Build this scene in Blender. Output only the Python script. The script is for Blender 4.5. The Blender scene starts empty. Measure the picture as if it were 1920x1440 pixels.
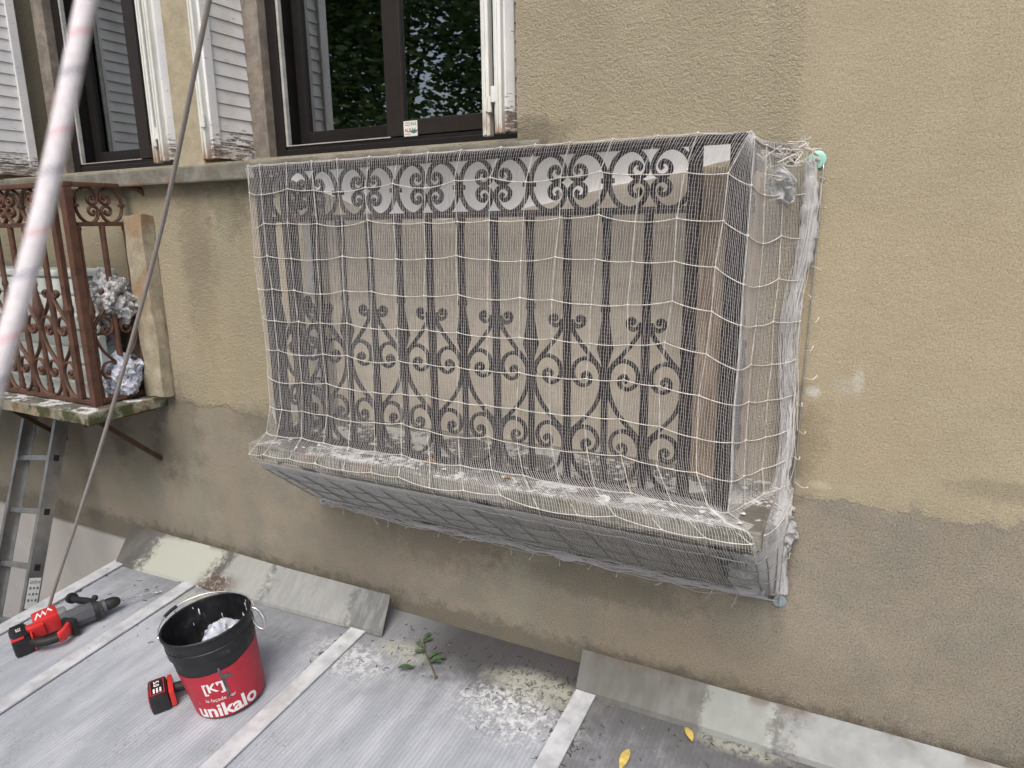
import bpy, bmesh, math, random
from mathutils import Vector, Matrix, Quaternion, noise as mnoise
PI = math.pi
R = math.radians
rnd = random.Random(7)
scene = bpy.context.scene
COL = scene.collection

# ------------------------------------------------------------------ camera
cd = bpy.data.cameras.new('camera'); cam = bpy.data.objects.new('camera', cd); COL.objects.link(cam)
XA = Vector((0.88824, 0.08889, -0.45066)); DA = Vector((0.01434, 0.97520, 0.22067))
XA.normalize(); DA = (DA - DA.dot(XA)*XA).normalized(); YA = XA.cross(DA)
right = Vector((XA[0], YA[0], -DA[0])); dwn = Vector((XA[1], YA[1], -DA[1])); fwd = Vector((XA[2], YA[2], -DA[2]))
m = Matrix((right, -dwn, -fwd)).transposed().to_4x4()
m.translation = Vector((0, -2.2, 0))
cam.matrix_world = m
cd.sensor_width = 36; cd.lens = 24.53; cd.clip_start = 0.02; cd.clip_end = 500
cd.dof.use_dof = True; cd.dof.focus_distance = 2.35; cd.dof.aperture_fstop = 6.0
scene.camera = cam

# ------------------------------------------------------------------ sky and sun (overcast)
w = bpy.data.worlds.new('World'); scene.world = w; w.use_nodes = True
nt = w.node_tree
sky = nt.nodes.new('ShaderNodeTexSky'); sky.sky_type = 'NISHITA'; sky.sun_disc = False
SUN_EL, SUN_AZ = R(53), R(166)        # azimuth clockwise from +Y: the light comes over the viewer's shoulder
sky.sun_elevation = SUN_EL; sky.sun_rotation = SUN_AZ
sky.air_density = 1.0; sky.dust_density = 5.0; sky.ozone_density = 1.0
bg = nt.nodes['Background']; nt.links.new(sky.outputs[0], bg.inputs[0]); bg.inputs[1].default_value = 0.13
sl = bpy.data.lights.new('sun', 'SUN'); sl.energy = 1.45; sl.angle = R(34); sl.color = (1, .98, .945)
so = bpy.data.objects.new('sun', sl); COL.objects.link(so)
sd = Vector((math.sin(SUN_AZ)*math.cos(SUN_EL), math.cos(SUN_AZ)*math.cos(SUN_EL), math.sin(SUN_EL)))
so.rotation_euler = sd.to_track_quat('Z', 'Y').to_euler()
so.location = (2, -4, 6)
vs = scene.view_settings
vs.view_transform = 'Standard'; vs.look = 'None'; vs.gamma = 1; vs.exposure = 0.5; vs.use_curve_mapping = False

# ------------------------------------------------------------------ node helper
class NM:
    def __init__(s, name, rough=.7, spec=.4, metal=0.):
        s.m = bpy.data.materials.new(name); s.m.use_nodes = True
        s.t = s.m.node_tree; s.n = s.t.nodes; s.p = s.n['Principled BSDF']; s.out = s.n['Material Output']
        s.p.inputs['Roughness'].default_value = rough; s.p.inputs['Metallic'].default_value = metal
        s.p.inputs['Specular IOR Level'].default_value = spec
        s._tc = None; s._xyz = None
    def link(s, a, b): s.t.links.new(a, b)
    def co(s):
        if not s._tc: s._tc = s.n.new('ShaderNodeTexCoord')
        return s._tc.outputs['Object']
    def xyz(s):
        if not s._xyz:
            s._xyz = s.n.new('ShaderNodeSeparateXYZ'); s.link(s.co(), s._xyz.inputs[0])
        return s._xyz.outputs
    def put(s, sock, v):
        if hasattr(v, 'is_output'): s.link(v, sock)
        elif isinstance(v, (tuple, list)) and len(v) == 3 and len(sock.default_value) == 4: sock.default_value = (*v, 1)
        else: sock.default_value = v
    def vec(s, sx=1, sy=1, sz=1, off=(0, 0, 0)):
        mp = s.n.new('ShaderNodeMapping'); s.link(s.co(), mp.inputs[0])
        mp.inputs['Scale'].default_value = (sx, sy, sz); mp.inputs['Location'].default_value = off
        return mp.outputs[0]
    def noise(s, scale, detail=4, rough=.55, vec=None, dist=0.):
        q = s.n.new('ShaderNodeTexNoise'); s.link(vec or s.co(), q.inputs['Vector'])
        q.inputs['Scale'].default_value = scale; q.inputs['Detail'].default_value = detail
        q.inputs['Roughness'].default_value = rough; q.inputs['Distortion'].default_value = dist
        return q.outputs['Fac']
    def voro(s, scale, vec=None, feature='F1'):
        q = s.n.new('ShaderNodeTexVoronoi'); s.link(vec or s.co(), q.inputs['Vector']); q.feature = feature
        q.inputs['Scale'].default_value = scale
        return q.outputs['Distance']
    def math(s, op, a, b=0., c=None):
        q = s.n.new('ShaderNodeMath'); q.operation = op
        s.put(q.inputs[0], a); s.put(q.inputs[1], b)
        if c is not None: s.put(q.inputs[2], c)
        return q.outputs[0]
    def rng(s, v, a, b, c=0., d=1., smooth=True):
        q = s.n.new('ShaderNodeMapRange'); q.interpolation_type = 'SMOOTHSTEP' if smooth else 'LINEAR'; q.clamp = True
        s.put(q.inputs[0], v)
        for i, x in enumerate((a, b, c, d)): q.inputs[i+1].default_value = x
        return q.outputs[0]
    def mix(s, f, a, b):
        q = s.n.new('ShaderNodeMix'); q.data_type = 'RGBA'
        s.put(q.inputs[0], f); s.put(q.inputs[6], a); s.put(q.inputs[7], b)
        return q.outputs[2]
    def mul(s, a, f):
        q = s.n.new('ShaderNodeMix'); q.data_type = 'RGBA'; q.blend_type = 'MULTIPLY'; q.inputs[0].default_value = 1
        s.put(q.inputs[6], a); s.put(q.inputs[7], f); return q.outputs[2]
    def spot(s, ax, az, cx, cz, rx, rz, nz, amt=.6, soft=.5):
        # ellipse with a ragged, noise-driven edge
        dx = s.math('DIVIDE', s.math('SUBTRACT', ax, cx), rx); dz = s.math('DIVIDE', s.math('SUBTRACT', az, cz), rz)
        r2 = s.math('SQRT', s.math('ADD', s.math('MULTIPLY', dx, dx), s.math('MULTIPLY', dz, dz)))
        v = s.math('MULTIPLY_ADD', s.math('SUBTRACT', nz, .5), amt*2, r2)
        return s.rng(v, 1+soft, 1-soft)
    def bump(s, h, strength=.5, dist=.005):
        q = s.n.new('ShaderNodeBump'); q.inputs['Strength'].default_value = strength; q.inputs['Distance'].default_value = dist
        s.link(h, q.inputs['Height']); s.link(q.outputs[0], s.p.inputs['Normal']); return q
    def color(s, c): s.put(s.p.inputs['Base Color'], c); return s
    def rough(s, r): s.put(s.p.inputs['Roughness'], r); return s

def simple(name, c, rough=.6, spec=.4, metal=0., var=.15, sc=30., bump=0.):
    n = NM(name, rough, spec, metal)
    f = n.noise(sc, 5)
    lo = tuple(x*(1-var) for x in c); hi = tuple(min(1, x*(1+var)) for x in c)
    n.color(n.mix(n.rng(f, .3, .7), lo, hi))
    if bump: n.bump(f, bump, .003)
    return n.m

# ------------------------------------------------------------------ materials
def mat_wall():
    n = NM('aged_render', .92, .15)
    x, y, z = n.xyz()
    big = n.noise(1.3, 6, .6); mid = n.noise(5, 6, .65); fine = n.noise(60, 5, .7); grain = n.noise(240, 4, .7)
    strk = n.noise(4, 5, .6, n.vec(2.2, 1, .28)); rag = n.noise(9, 7, .65); rag2 = n.noise(15, 9, .75)
    up = n.mix(n.rng(big, .35, .68), (.368, .328, .236), (.436, .380, .272))
    up = n.mix(n.rng(mid, .45, .72, 0, .5), up, (.435, .395, .295))
    up = n.mix(n.rng(strk, .5, .75, 0, .35), up, (.32, .292, .21))
    lo = n.mix(n.rng(big, .38, .62), (.318, .284, .226), (.372, .328, .262))
    lo = n.mix(n.rng(mid, .42, .62, 0, .65), lo, (.262, .257, .213))
    lo = n.mix(n.rng(strk, .48, .72, 0, .5), lo, (.33, .305, .255))
    # repair boundary between the two renders
    edge = n.math('MULTIPLY_ADD', n.math('SUBTRACT', rag, .5), .16, z)
    edge = n.math('MULTIPLY_ADD', n.math('SUBTRACT', n.noise(2.2, 3), .5), .10, edge)
    low = n.rng(edge, -.80, -.835)
    c = n.mix(low, up, lo)
    # pitted specks of the lower coat
    pit = n.math('MULTIPLY', n.rng(n.noise(250, 3, .65), .57, .66), low)
    c = n.mix(n.math('MULTIPLY', pit, .55), c, (.11, .10, .08))
    c = n.mix(n.math('MULTIPLY', n.rng(n.noise(95, 3, .6, n.vec(1, 1, 1, (3, 1, 7))), .62, .72), .35), c, (.50, .45, .36))
    # smoother repaired field right of x = -.2
    smooth = n.rng(n.math('MULTIPLY_ADD', n.math('SUBTRACT', rag, .5), .05, x), -.26, -.2)
    smooth = n.math('MULTIPLY', smooth, n.rng(low, 0, 1, 1, 0))
    c = n.mix(n.math('MULTIPLY', smooth, .3), c, (.375, .33, .225))
    dark = [(-1.05, .30, .12, .045, .8), (-.17, -.66, .07, .14, .7), (.36, -.73, .12, .03, .4), (-2.50, .1, .10, .14, .5), (-.19, -.9, .03, .35, .6),
            (-3.03, -.98, .14, .25, .75), (-2.74, -.12, .10, .42, .45), (-3.5, -1.05, .09, .13, .8), (-3.15, -1.1, .09, .12, .75),
            (-2.3, -.86, .35, .08, .45), (-1.5, -1.25, .30, .10, .6), (-.8, -1.27, .35, .07, .55), (-2.25, .12, .3, .1, .35), (-1.9, -.6, .05, .35, .4)]
    for (cx, cz, rx, rz, a) in dark:
        c = n.mix(n.math('MULTIPLY', n.spot(x, z, cx, cz, rx, rz, rag2, 1.7, .55), a*.8), c, (.15, .132, .10))
    pale = [(-1.12, -1.40, .05, .20, .55, (.34, .345, .27)), (-2.95, -1.2, .04, .3, .4, (.30, .32, .25)), (-.136, -.494, .018, .016, .9, (.62, .62, .58)),
            (-.02, -.45, .012, .03, .7, (.58, .58, .53)), (-.045, -.47, .04, .03, .4, (.5, .5, .44)), (-.10, -.78, .03, .012, .7, (.52, .46, .36)),
            (-2.55, .05, .05, .25, .4, (.36, .36, .25)), (-2.68, -.55, .12, .25, .45, (.46, .39, .25)), (.2, -.2, .6, .25, .25, (.42, .34, .22)),
            (-.02, -.62, .2, .12, .35, (.39, .31, .20)), (-.4, -1.45, .5, .12, .45, (.27, .225, .165)), (-1.95, -1.35, .4, .12, .35, (.27, .25, .19))]
    for (cx, cz, rx, rz, a, k) in pale:
        c = n.mix(n.math('MULTIPLY', n.spot(x, z, cx, cz, rx, rz, rag2, 1.2, .6), a*.85), c, k)
    foot = n.rng(n.math('MULTIPLY_ADD', n.math('SUBTRACT', rag2, .5), .26, z), -1.51, -1.57)  # dirt at the wall foot, with the flashing gap's shadow painted in
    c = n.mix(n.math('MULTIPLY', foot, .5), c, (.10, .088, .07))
    # cracks
    wob = n.math('MULTIPLY', n.math('SUBTRACT', n.noise(11, 8, .75), .5), .16)
    for (cx, z0, z1, sl_) in ((-.79, -1.56, -1.23, .02), (.205, -1.62, -1.30, .03), (-2.06, -.8, -.35, -.05), (-2.13, -1.0, -.8, .04)):
        d = n.math('ABSOLUTE', n.math('SUBTRACT', n.math('SUBTRACT', x, n.math('MULTIPLY_ADD', n.math('SUBTRACT', z, z0), sl_, cx)), wob))
        k = n.math('MULTIPLY', n.rng(d, .0014, .0003), n.math('MULTIPLY', n.rng(z, z0-.01, z0+.03), n.rng(z, z1+.02, z1-.05)))
        c = n.mix(n.math('MULTIPLY', k, .6), c, (.09, .075, .06))
    g = n.math('MULTIPLY', n.rng(grain, .3, .7, .80, 1.12), n.rng(n.noise(190, 4, .75), .34, .66, .76, 1.16)); c = n.mul(c, n.mix(g, (0, 0, 0), (1, 1, 1)))
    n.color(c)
    # roughcast relief: coarse worms on the upper left, sandy below and right
    worm = n.noise(62, 5, .6, n.vec(1, 1, 1.25), 1.2)
    h1 = n.math('MULTIPLY', worm, n.math('MULTIPLY', n.rng(smooth, 0, 1, 1, .25), n.rng(low, 0, 1, 1, .4)))
    h2 = n.math('MULTIPLY_ADD', grain, n.rng(smooth, 0, 1, .4, .22), h1)
    h2 = n.math('MULTIPLY_ADD', pit, -.35, h2)
    h2 = n.math('MULTIPLY_ADD', mid, .7, h2)
    h2 = n.math('MULTIPLY_ADD', low, -.25, h2)
    n.bump(h2, .8, .012)
    return n.m

def mat_roof():
    n = NM('polycarbonate', .3, .5)
    x, y, z = n.xyz()
    strk = n.noise(7, 6, .65, n.vec(1.4, .35, 1)); dirt = n.noise(16, 8, .72); fine = n.noise(90, 5, .7)
    c = n.mix(n.rng(strk, .35, .7), (.31, .335, .375), (.44, .465, .51))
    rib = n.math('SINE', n.math('MULTIPLY', x, 2*PI/.0165))
    c = n.mix(n.rng(rib, .1, .9, 0, .27), c, (.215, .225, .255))
    # dirt thickens toward the wall and on the right-hand sheets
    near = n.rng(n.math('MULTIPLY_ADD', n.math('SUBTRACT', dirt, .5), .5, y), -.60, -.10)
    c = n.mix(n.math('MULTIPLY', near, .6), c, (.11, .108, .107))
    wall_strip = n.rng(n.math('MULTIPLY_ADD', n.math('SUBTRACT', dirt, .5), .25, y), -.35, -.14)  # darker strip along the wall, right of the first flashing
    wall_strip = n.math('MULTIPLY', wall_strip, n.rng(x, -1.65, -1.35))
    c = n.mix(n.math('MULTIPLY', wall_strip, .85), c, (.035, .034, .035))
    c = n.mix(n.math('MULTIPLY', n.math('MULTIPLY', n.rng(x, -.80, -.74), n.rng(dirt, .2, .6, .4, 1)), .8), c, (.105, .107, .112))
    c = n.mix(n.rng(n.math('MULTIPLY', fine, n.noise(5, 4)), .33, .42, 0, .45), c, (.15, .14, .13))
    # dried plaster splashes
    sp = n.noise(42, 9, .8, None, .5); rag = n.noise(10, 6, .65)
    k = 0
    for (cx, cy, rx, ry, a, t) in ((-1.0, -.33, .21, .11, .95, .49), (-.95, -.19, .19, .065, .85, .40), (-1.02, -.30, .13, .08, .5, .44), (-1.72, -.33, .18, .09, .75, .46), (-2.62, -.29, .12, .05, .8, .40),
                                   (-2.48, -.34, .10, .08, .6, .48), (-1.2, -.5, .25, .08, .4, .56), (-.25, -.17, .13, .03, .7, .42), (-1.55, -.22, .1, .05, .8, .42)):
        s_ = n.math('MULTIPLY', n.spot(x, y, cx, cy, rx, ry, rag, .7, .55), n.rng(sp, t, t+.09))
        col = (.60, .61, .62) if t > .43 else (.36, .365, .31)
        c = n.mix(n.math('MULTIPLY', s_, a), c, col)
        k = s_ if isinstance(k, int) else n.math('MAXIMUM', k, s_)
    dots = n.rng(n.voro(26), .055, .03); dots = n.math('MULTIPLY', dots, n.rng(n.noise(3, 3), .48, .6))
    c = n.mix(n.math('MULTIPLY', dots, .8), c, (.09, .08, .07))
    wd = n.rng(n.voro(21, n.vec(1, 1, 1, (5, 3, 1))), .05, .025)
    c = n.mix(n.math('MULTIPLY', wd, .7), c, (.66, .66, .64))
    n.color(c)
    n.rough(n.math('ADD', n.rng(dirt, .3, .7, .24, .45), n.math('ADD', n.math('MULTIPLY', k, .4), n.math('MULTIPLY', near, .3))))
    h = n.math('MULTIPLY_ADD', rib, .5, n.math('MULTIPLY', k, .8)); h = n.math('MULTIPLY_ADD', fine, .25, h)
    n.bump(h, .35, .002)
    return n.m

def mat_flash():
    n = NM('zinc_flashing', .42, .4, .0)
    x, y, z = n.xyz()
    rag = n.noise(11, 7, .68); spk = n.noise(55, 7, .75); strk = n.noise(8, 5, .6, n.vec(1.5, .5, .5)); dirt = n.noise(14, 7, .7)
    c = n.mix(n.rng(strk, .35, .65), (.088, .088, .081), (.128, .129, .123))
    c = n.mix(n.rng(n.math('MULTIPLY_ADD', n.math('SUBTRACT', spk, .5), 1.1, dirt), .55, .75, 0, .5), c, (.095, .09, .08))
    c = n.mix(n.math('MULTIPLY', n.math('MULTIPLY', n.rng(x, -2.7, -2.35), n.rng(x, -.95, -1.2)), .6), c, n.mix(n.rng(n.noise(30, 5, .7, n.vec(1, .25, .25)), .42, .6), (.15, .162, .158), (.265, .276, .276)))
    for (cx, rx, a, k) in ((-2.93, .24, .95, (.40, .42, .365)), (-2.50, .14, .6, (.38, .395, .37)), (-2.1, .25, .4, (.43, .44, .43)), (-.28, .11, .6, (.29, .32, .305)), (.2, .34, .55, (.30, .325, .335))):
        s_ = n.rng(n.math('MULTIPLY_ADD', n.math('SUBTRACT', spk, .5), 1.0, n.math('MULTIPLY_ADD', n.math('SUBTRACT', rag, .5), 1.0, n.math('ABSOLUTE', n.math('DIVIDE', n.math('SUBTRACT', x, cx), rx)))), 1.1, .8)
        c = n.mix(n.math('MULTIPLY', s_, a), c, k)
    rust = n.math('MULTIPLY', n.rng(n.math('ABSOLUTE', n.math('SUBTRACT', x, -2.63)), .16, .02), n.rng(n.math('MULTIPLY_ADD', n.math('SUBTRACT', spk, .5), .1, y), -.13, -.17))
    c = n.mix(n.math('MULTIPLY', n.math('MULTIPLY', rust, n.rng(spk, .42, .5)), .95), c, (.085, .05, .035))
    mud = n.math('MULTIPLY', n.rng(y, -.075, -.045), n.rng(n.noise(7, 5), .45, .6))
    c = n.mix(n.math('MULTIPLY', mud, .7), c, (.10, .07, .05))
    n.color(c); n.rough(n.rng(dirt, .3, .7, .35, .6)); n.bump(spk, .25, .003)
    return n.m

def mat_stone(name, a, b, moss=0., drops=0., rust=0.):
    n = NM(name, .92, .15)
    x, y, z = n.xyz()
    nz = n.noise(12, 8, .7); f = n.noise(110, 5, .7); b2 = n.noise(4, 5, .6)
    c = n.mix(n.rng(nz, .35, .65), a, b)
    c = n.mix(n.rng(f, .58, .7, 0, .5), c, tuple(v*.4 for v in a))
    if rust:
        c = n.mix(n.math('MULTIPLY', n.rng(n.noise(3.1, 5, .6), .56, .66), rust), c, (.27, .15, .075))
    if moss:
        c = n.mix(n.math('MULTIPLY', n.rng(n.noise(9, 6, .7), .42, .56), moss), c, (.055, .065, .028))
        c = n.mix(n.math('MULTIPLY', n.rng(n.noise(7, 6, .7, n.vec(1, 1, 1, (4, 4, 4))), .55, .64), moss*.8), c, (.20, .11, .05))
    if drops:
        geo = n.n.new('ShaderNodeNewGeometry'); sep = n.n.new('ShaderNodeSeparateXYZ'); n.link(geo.outputs['Normal'], sep.inputs[0])
        top = n.rng(sep.outputs[2], .6, .9)
        dr = n.math('MULTIPLY', top, n.rng(n.math('MULTIPLY_ADD', n.math('SUBTRACT', n.noise(60, 6, .8), .5), .6, n.noise(7, 6, .65)), .50, .56))
        c = n.mix(n.math('MULTIPLY', top, .7), c, (.11, .10, .09))
        c = n.mix(n.math('MULTIPLY', dr, drops), c, (.62, .62, .62))
    n.color(c); n.bump(n.math('MULTIPLY_ADD', f, .5, nz), .7, .006)
    return n.m

def mat_iron(name, base, rust, amt):
    n = NM(name, .62, .4)
    nz = n.noise(24, 7, .7); f = n.noise(140, 4, .7)
    c = n.mix(n.rng(nz, .5-amt*.25, .62), base, rust)
    c = n.mix(n.rng(f, .62, .72, 0, .5), c, tuple(v*.35 for v in base))
    n.color(c); n.rough(n.rng(nz, .3, .7, .5, .8)); n.bump(n.math('MULTIPLY_ADD', f, .5, nz), .5, .002)
    return n.m

def mat_shutter():
    # old white paint, cracked along the boards, bare grey wood near the bottom
    n = NM('peeling_white_paint', .55, .35)
    x, y, z = n.xyz()
    gr = n.noise(16, 7, .7, n.vec(1, 1, 9)); b = n.noise(5, 5, .6); sp = n.noise(30, 6, .7, n.vec(1, 1, 2.5))
    c = n.mix(n.rng(b, .35, .65), (.70, .71, .74), (.80, .80, .79))
    c = n.mix(n.rng(n.noise(3, 4, .6, n.vec(1, 1, .5)), .5, .7, 0, .5), c, (.55, .52, .44))
    lowz = n.rng(z, .46, .36, 0, .17)
    peel = n.rng(n.math('ADD', gr, lowz), .635, .66)
    c = n.mix(peel, c, n.mix(n.rng(sp, .4, .6), (.13, .105, .09), (.25, .22, .19)))
    rz = n.math('MULTIPLY', n.rng(z, .37, .30), n.rng(sp, .42, .6))
    c = n.mix(n.math('MULTIPLY', rz, .7), c, (.30, .17, .09))
    n.color(c); n.bump(n.math('MULTIPLY_ADD', peel, -.8, gr), .4, .003)
    return n.m

def mat_profile():
    n = NM('white_metal_profile', .45, .4)
    x, y, z = n.xyz()
    b = n.noise(18, 6, .7, n.vec(1, 1, .3))
    c = n.mix(n.rng(b, .35, .65), (.60, .61, .56), (.72, .73, .71))
    rz = n.math('MULTIPLY', n.rng(z, .42, .30), n.rng(b, .38, .55))
    c = n.mix(n.math('MULTIPLY', rz, .85), c, (.28, .16, .08))
    c = n.mix(n.rng(n.noise(9, 6, .7, n.vec(1, 1, .3, (7, 0, 0))), .64, .72, 0, .5), c, (.33, .25, .16))
    n.color(c); n.bump(b, .2, .002)
    return n.m

def mat_glass(name='window_glass'):
    m_ = bpy.data.materials.new(name); m_.use_nodes = True
    t = m_.node_tree; t.nodes.clear()
    o = t.nodes.new('ShaderNodeOutputMaterial'); mx = t.nodes.new('ShaderNodeMixShader')
    fr = t.nodes.new('ShaderNodeFresnel'); fr.inputs[0].default_value = 3.4
    gl = t.nodes.new('ShaderNodeBsdfGlossy'); gl.inputs['Roughness'].default_value = 0.0; gl.inputs[0].default_value = (.92, .97, 1, 1)
    tr = t.nodes.new('ShaderNodeBsdfTransparent'); tr.inputs[0].default_value = (.55, .62, .60, 1)
    t.links.new(fr.outputs[0], mx.inputs[0]); t.links.new(tr.outputs[0], mx.inputs[1]); t.links.new(gl.outputs[0], mx.inputs[2])
    t.links.new(mx.outputs[0], o.inputs[0])
    return m_

def mat_cloth(name, c, tl=.35, bump=0., sc=300):
    m_ = bpy.data.materials.new(name); m_.use_nodes = True
    t = m_.node_tree; p = t.nodes['Principled BSDF']; o = t.nodes['Material Output']
    p.inputs['Base Color'].default_value = (*c, 1); p.inputs['Roughness'].default_value = .8; p.inputs['Specular IOR Level'].default_value = .2
    tl_ = t.nodes.new('ShaderNodeBsdfTranslucent'); tl_.inputs[0].default_value = (*c, 1)
    mx = t.nodes.new('ShaderNodeMixShader'); mx.inputs[0].default_value = tl
    t.links.new(p.outputs[0], mx.inputs[1]); t.links.new(tl_.outputs[0], mx.inputs[2]); t.links.new(mx.outputs[0], o.inputs[0])
    if bump:
        tc = t.nodes.new('ShaderNodeTexCoord'); nz = t.nodes.new('ShaderNodeTexNoise'); nz.inputs['Scale'].default_value = sc; nz.inputs['Detail'].default_value = 5
        mp = t.nodes.new('ShaderNodeMapping'); mp.inputs['Scale'].default_value = (1, 1, .12)
        t.links.new(tc.outputs['Object'], mp.inputs[0]); t.links.new(mp.outputs[0], nz.inputs['Vector'])
        b = t.nodes.new('ShaderNodeBump'); b.inputs['Strength'].default_value = bump; b.inputs['Distance'].default_value = .006
        t.links.new(nz.outputs[0], b.inputs['Height']); t.links.new(b.outputs[0], p.inputs['Normal']); t.links.new(b.outputs[0], tl_.inputs['Normal'])
    return m_

def mat_rope(name, base, flecks=(), pitch=.004, axis=None):
    n = NM(name, .85, .2)
    v = n.noise(300, 3, .6); c = n.mix(n.rng(v, .3, .7), tuple(k*.82 for k in base), base)
    uvn = n.n.new('ShaderNodeUVMap'); sx = n.n.new('ShaderNodeSeparateXYZ'); n.link(uvn.outputs[0], sx.inputs[0])
    u, vv = sx.outputs[0], sx.outputs[1]      # u round the rope 0..1, v metres along it
    hel = n.math('FRACT', n.math('ADD', u, n.math('DIVIDE', vv, pitch*9)))
    br = n.math('SINE', n.math('MULTIPLY', n.math('ADD', n.math('MULTIPLY', u, 7), n.math('DIVIDE', vv, pitch)), 2*PI))
    br2 = n.math('SINE', n.math('MULTIPLY', n.math('SUBTRACT', n.math('MULTIPLY', u, 7), n.math('DIVIDE', vv, pitch)), 2*PI))
    h = n.math('MAXIMUM', br, br2)
    for (ph, per, wdt, col, a) in flecks:
        q = n.math('FRACT', n.math('ADD', n.math('DIVIDE', vv, per), ph))
        q = n.math('ABSOLUTE', n.math('SUBTRACT', n.math('ADD', q, n.math('MULTIPLY', u, -.35)), .4))
        k = n.math('MULTIPLY', n.rng(q, wdt, wdt*.4), n.rng(h, .35, .75))
        c = n.mix(n.math('MULTIPLY', k, a), c, col)
    n.color(c); n.bump(h, .6, pitch*.15)
    return n.m

M = {}
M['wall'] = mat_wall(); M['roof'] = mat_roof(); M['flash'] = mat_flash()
M['sill'] = mat_stone('sill_stone', (.155, .148, .13), (.25, .238, .205), .2, 0, .7)
M['slab'] = mat_stone('slab_concrete', (.20, .19, .17), (.30, .29, .26), .45, .9, .25)
M['slab_moss'] = mat_stone('mossy_concrete', (.22, .21, .16), (.33, .32, .25), .95, .9, .3)
M['pier'] = mat_stone('pier_stone', (.33, .295, .21), (.42, .37, .27), .05)
M['brightened'] = mat_stone('net_shade_offset', (.56, .50, .405), (.68, .61, .50), 0, 0, .15)  # pale tone makes up for light lost through the net
M['reveal'] = mat_stone('reveal_stone', (.17, .15, .13), (.28, .25, .215), 0, 0, .2)
M['iron'] = mat_iron('dark_iron', (.013, .010, .010), (.032, .021, .018), .35)
M['rust'] = mat_iron('rusty_iron', (.050, .028, .022), (.118, .056, .036), .9)
M['rust_dark'] = mat_iron('rusty_bracket', (.038, .024, .018), (.085, .042, .026), .7)
M['shutter'] = mat_shutter(); M['profile'] = mat_profile(); M['glass'] = mat_glass()
M['frame'] = simple('brown_aluminium', (.014, .012, .012), .4, .4, 0, .15)
M['frame_b'] = simple('bronze_aluminium', (.024, .019, .017), .4, .4, 0, .12)
M['alu_light'] = simple('pale_aluminium', (.46, .46, .44), .4, .5, .2, .15)
M['track'] = simple('track_strip', (.27, .255, .215), .5, .4, 0, .2)
M['room'] = simple('dark_room', (.34, .42, .40), .9, .1)
M['lower'] = simple('grey_painted_wall', (.45, .43, .415), .8, .2, 0, .05, 4, .05)
M['bar'] = mat_flash.__call__() if False else simple('mill_aluminium', (.50, .515, .54), .4, .5, .1, .2, 14)
M['wood'] = None
M['net'] = mat_cloth('net_thread', (.74, .74, .74), .25)
M['cloth'] = mat_cloth('bunched_net', (.76, .77, .78), .5, .6, 420)
M['sagnet'] = mat_cloth('sagging_net', (.95, .96, .98), .5, .4, 400)
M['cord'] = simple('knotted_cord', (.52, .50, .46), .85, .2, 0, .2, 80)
M['cord_shaded'] = simple('shade_toned_cord', (.28, .275, .27), .85, .2, 0, .2, 80)  # same cord, colour darkened for the shade under the slab
M['steel'] = simple('galvanised_steel', (.55, .56, .57), .35, .5, .8, .15, 60)
M['washer_g'] = simple('green_washer', (.33, .60, .50), .35, .5, .1, .1)
M['washer_b'] = simple('blue_zinc_washer', (.36, .46, .50), .35, .5, .5, .1)
M['black_pl'] = simple('black_plastic', (.012, .012, .014), .42, .5, 0, .3, 25)
def mat_bucket():
    n = NM('scuffed_black_plastic', .45, .45)
    a = n.noise(14, 8, .75); f = n.noise(60, 6, .75, n.vec(1, 1, .5))
    c = n.mix(n.rng(a, .45, .7), (.009, .009, .011), (.020, .020, .022))
    c = n.mix(n.rng(n.math('ADD', n.math('MULTIPLY', a, .5), n.math('MULTIPLY', f, .5)), .56, .66, 0, .55), c, (.16, .155, .155))
    n.color(c); n.rough(n.rng(a, .3, .7, .35, .65)); n.bump(f, .2, .002); return n.m
M['bucket'] = mat_bucket()
M['black_rub'] = simple('black_rubber', (.016, .016, .017), .6, .4, 0, .2)
M['grey_pl'] = simple('grey_tool_plastic', (.085, .09, .10), .45, .45, 0, .1)
M['red_pl'] = simple('red_tool_plastic', (.55, .03, .03), .35, .5, 0, .1)
M['white_ink'] = simple('white_print', (.75, .74, .74), .5, .3, 0, .04)
M['ladder'] = simple('ladder_aluminium', (.36, .36, .36), .33, .5, .8, .15, 15)
M['sticker'] = simple('sticker_paper', (.66, .68, .66), .5, .3, 0, .06)
M['ink_red'] = simple('red_ink', (.36, .07, .08), .5); M['ink_green'] = simple('green_ink', (.05, .14, .09), .5); M['ink_blue'] = simple('blue_grey_ink', (.10, .13, .17), .5)
M['rope'] = mat_rope('white_braided_rope', (.74, .71, .74), ((.0, .052, .07, (.14, .16, .24), .75), (.40, .052, .055, (.62, .26, .29), .75)), .0024)
M['rope2'] = mat_rope('grey_braided_rope', (.33, .30, .28), (), .006)
M['leaf'] = simple('green_leaf', (.055, .095, .045), .5, .4, 0, .35, 60); M['leaf_y'] = simple('yellow_leaf', (.56, .42, .12), .55, .35, 0, .2, 60)
M['leaf_b'] = simple('brown_leaf', (.22, .13, .06), .6, .3, 0, .3, 60)
M['twig'] = simple('twig_bark', (.10, .075, .045), .8, .2)
M['bag'] = None
M['dirt'] = simple('litter', (.07, .05, .035), .9, .1, 0, .5, 40)
M['chalk'] = simple('white_flakes', (.66, .66, .65), .9, .1, 0, .1)

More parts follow.
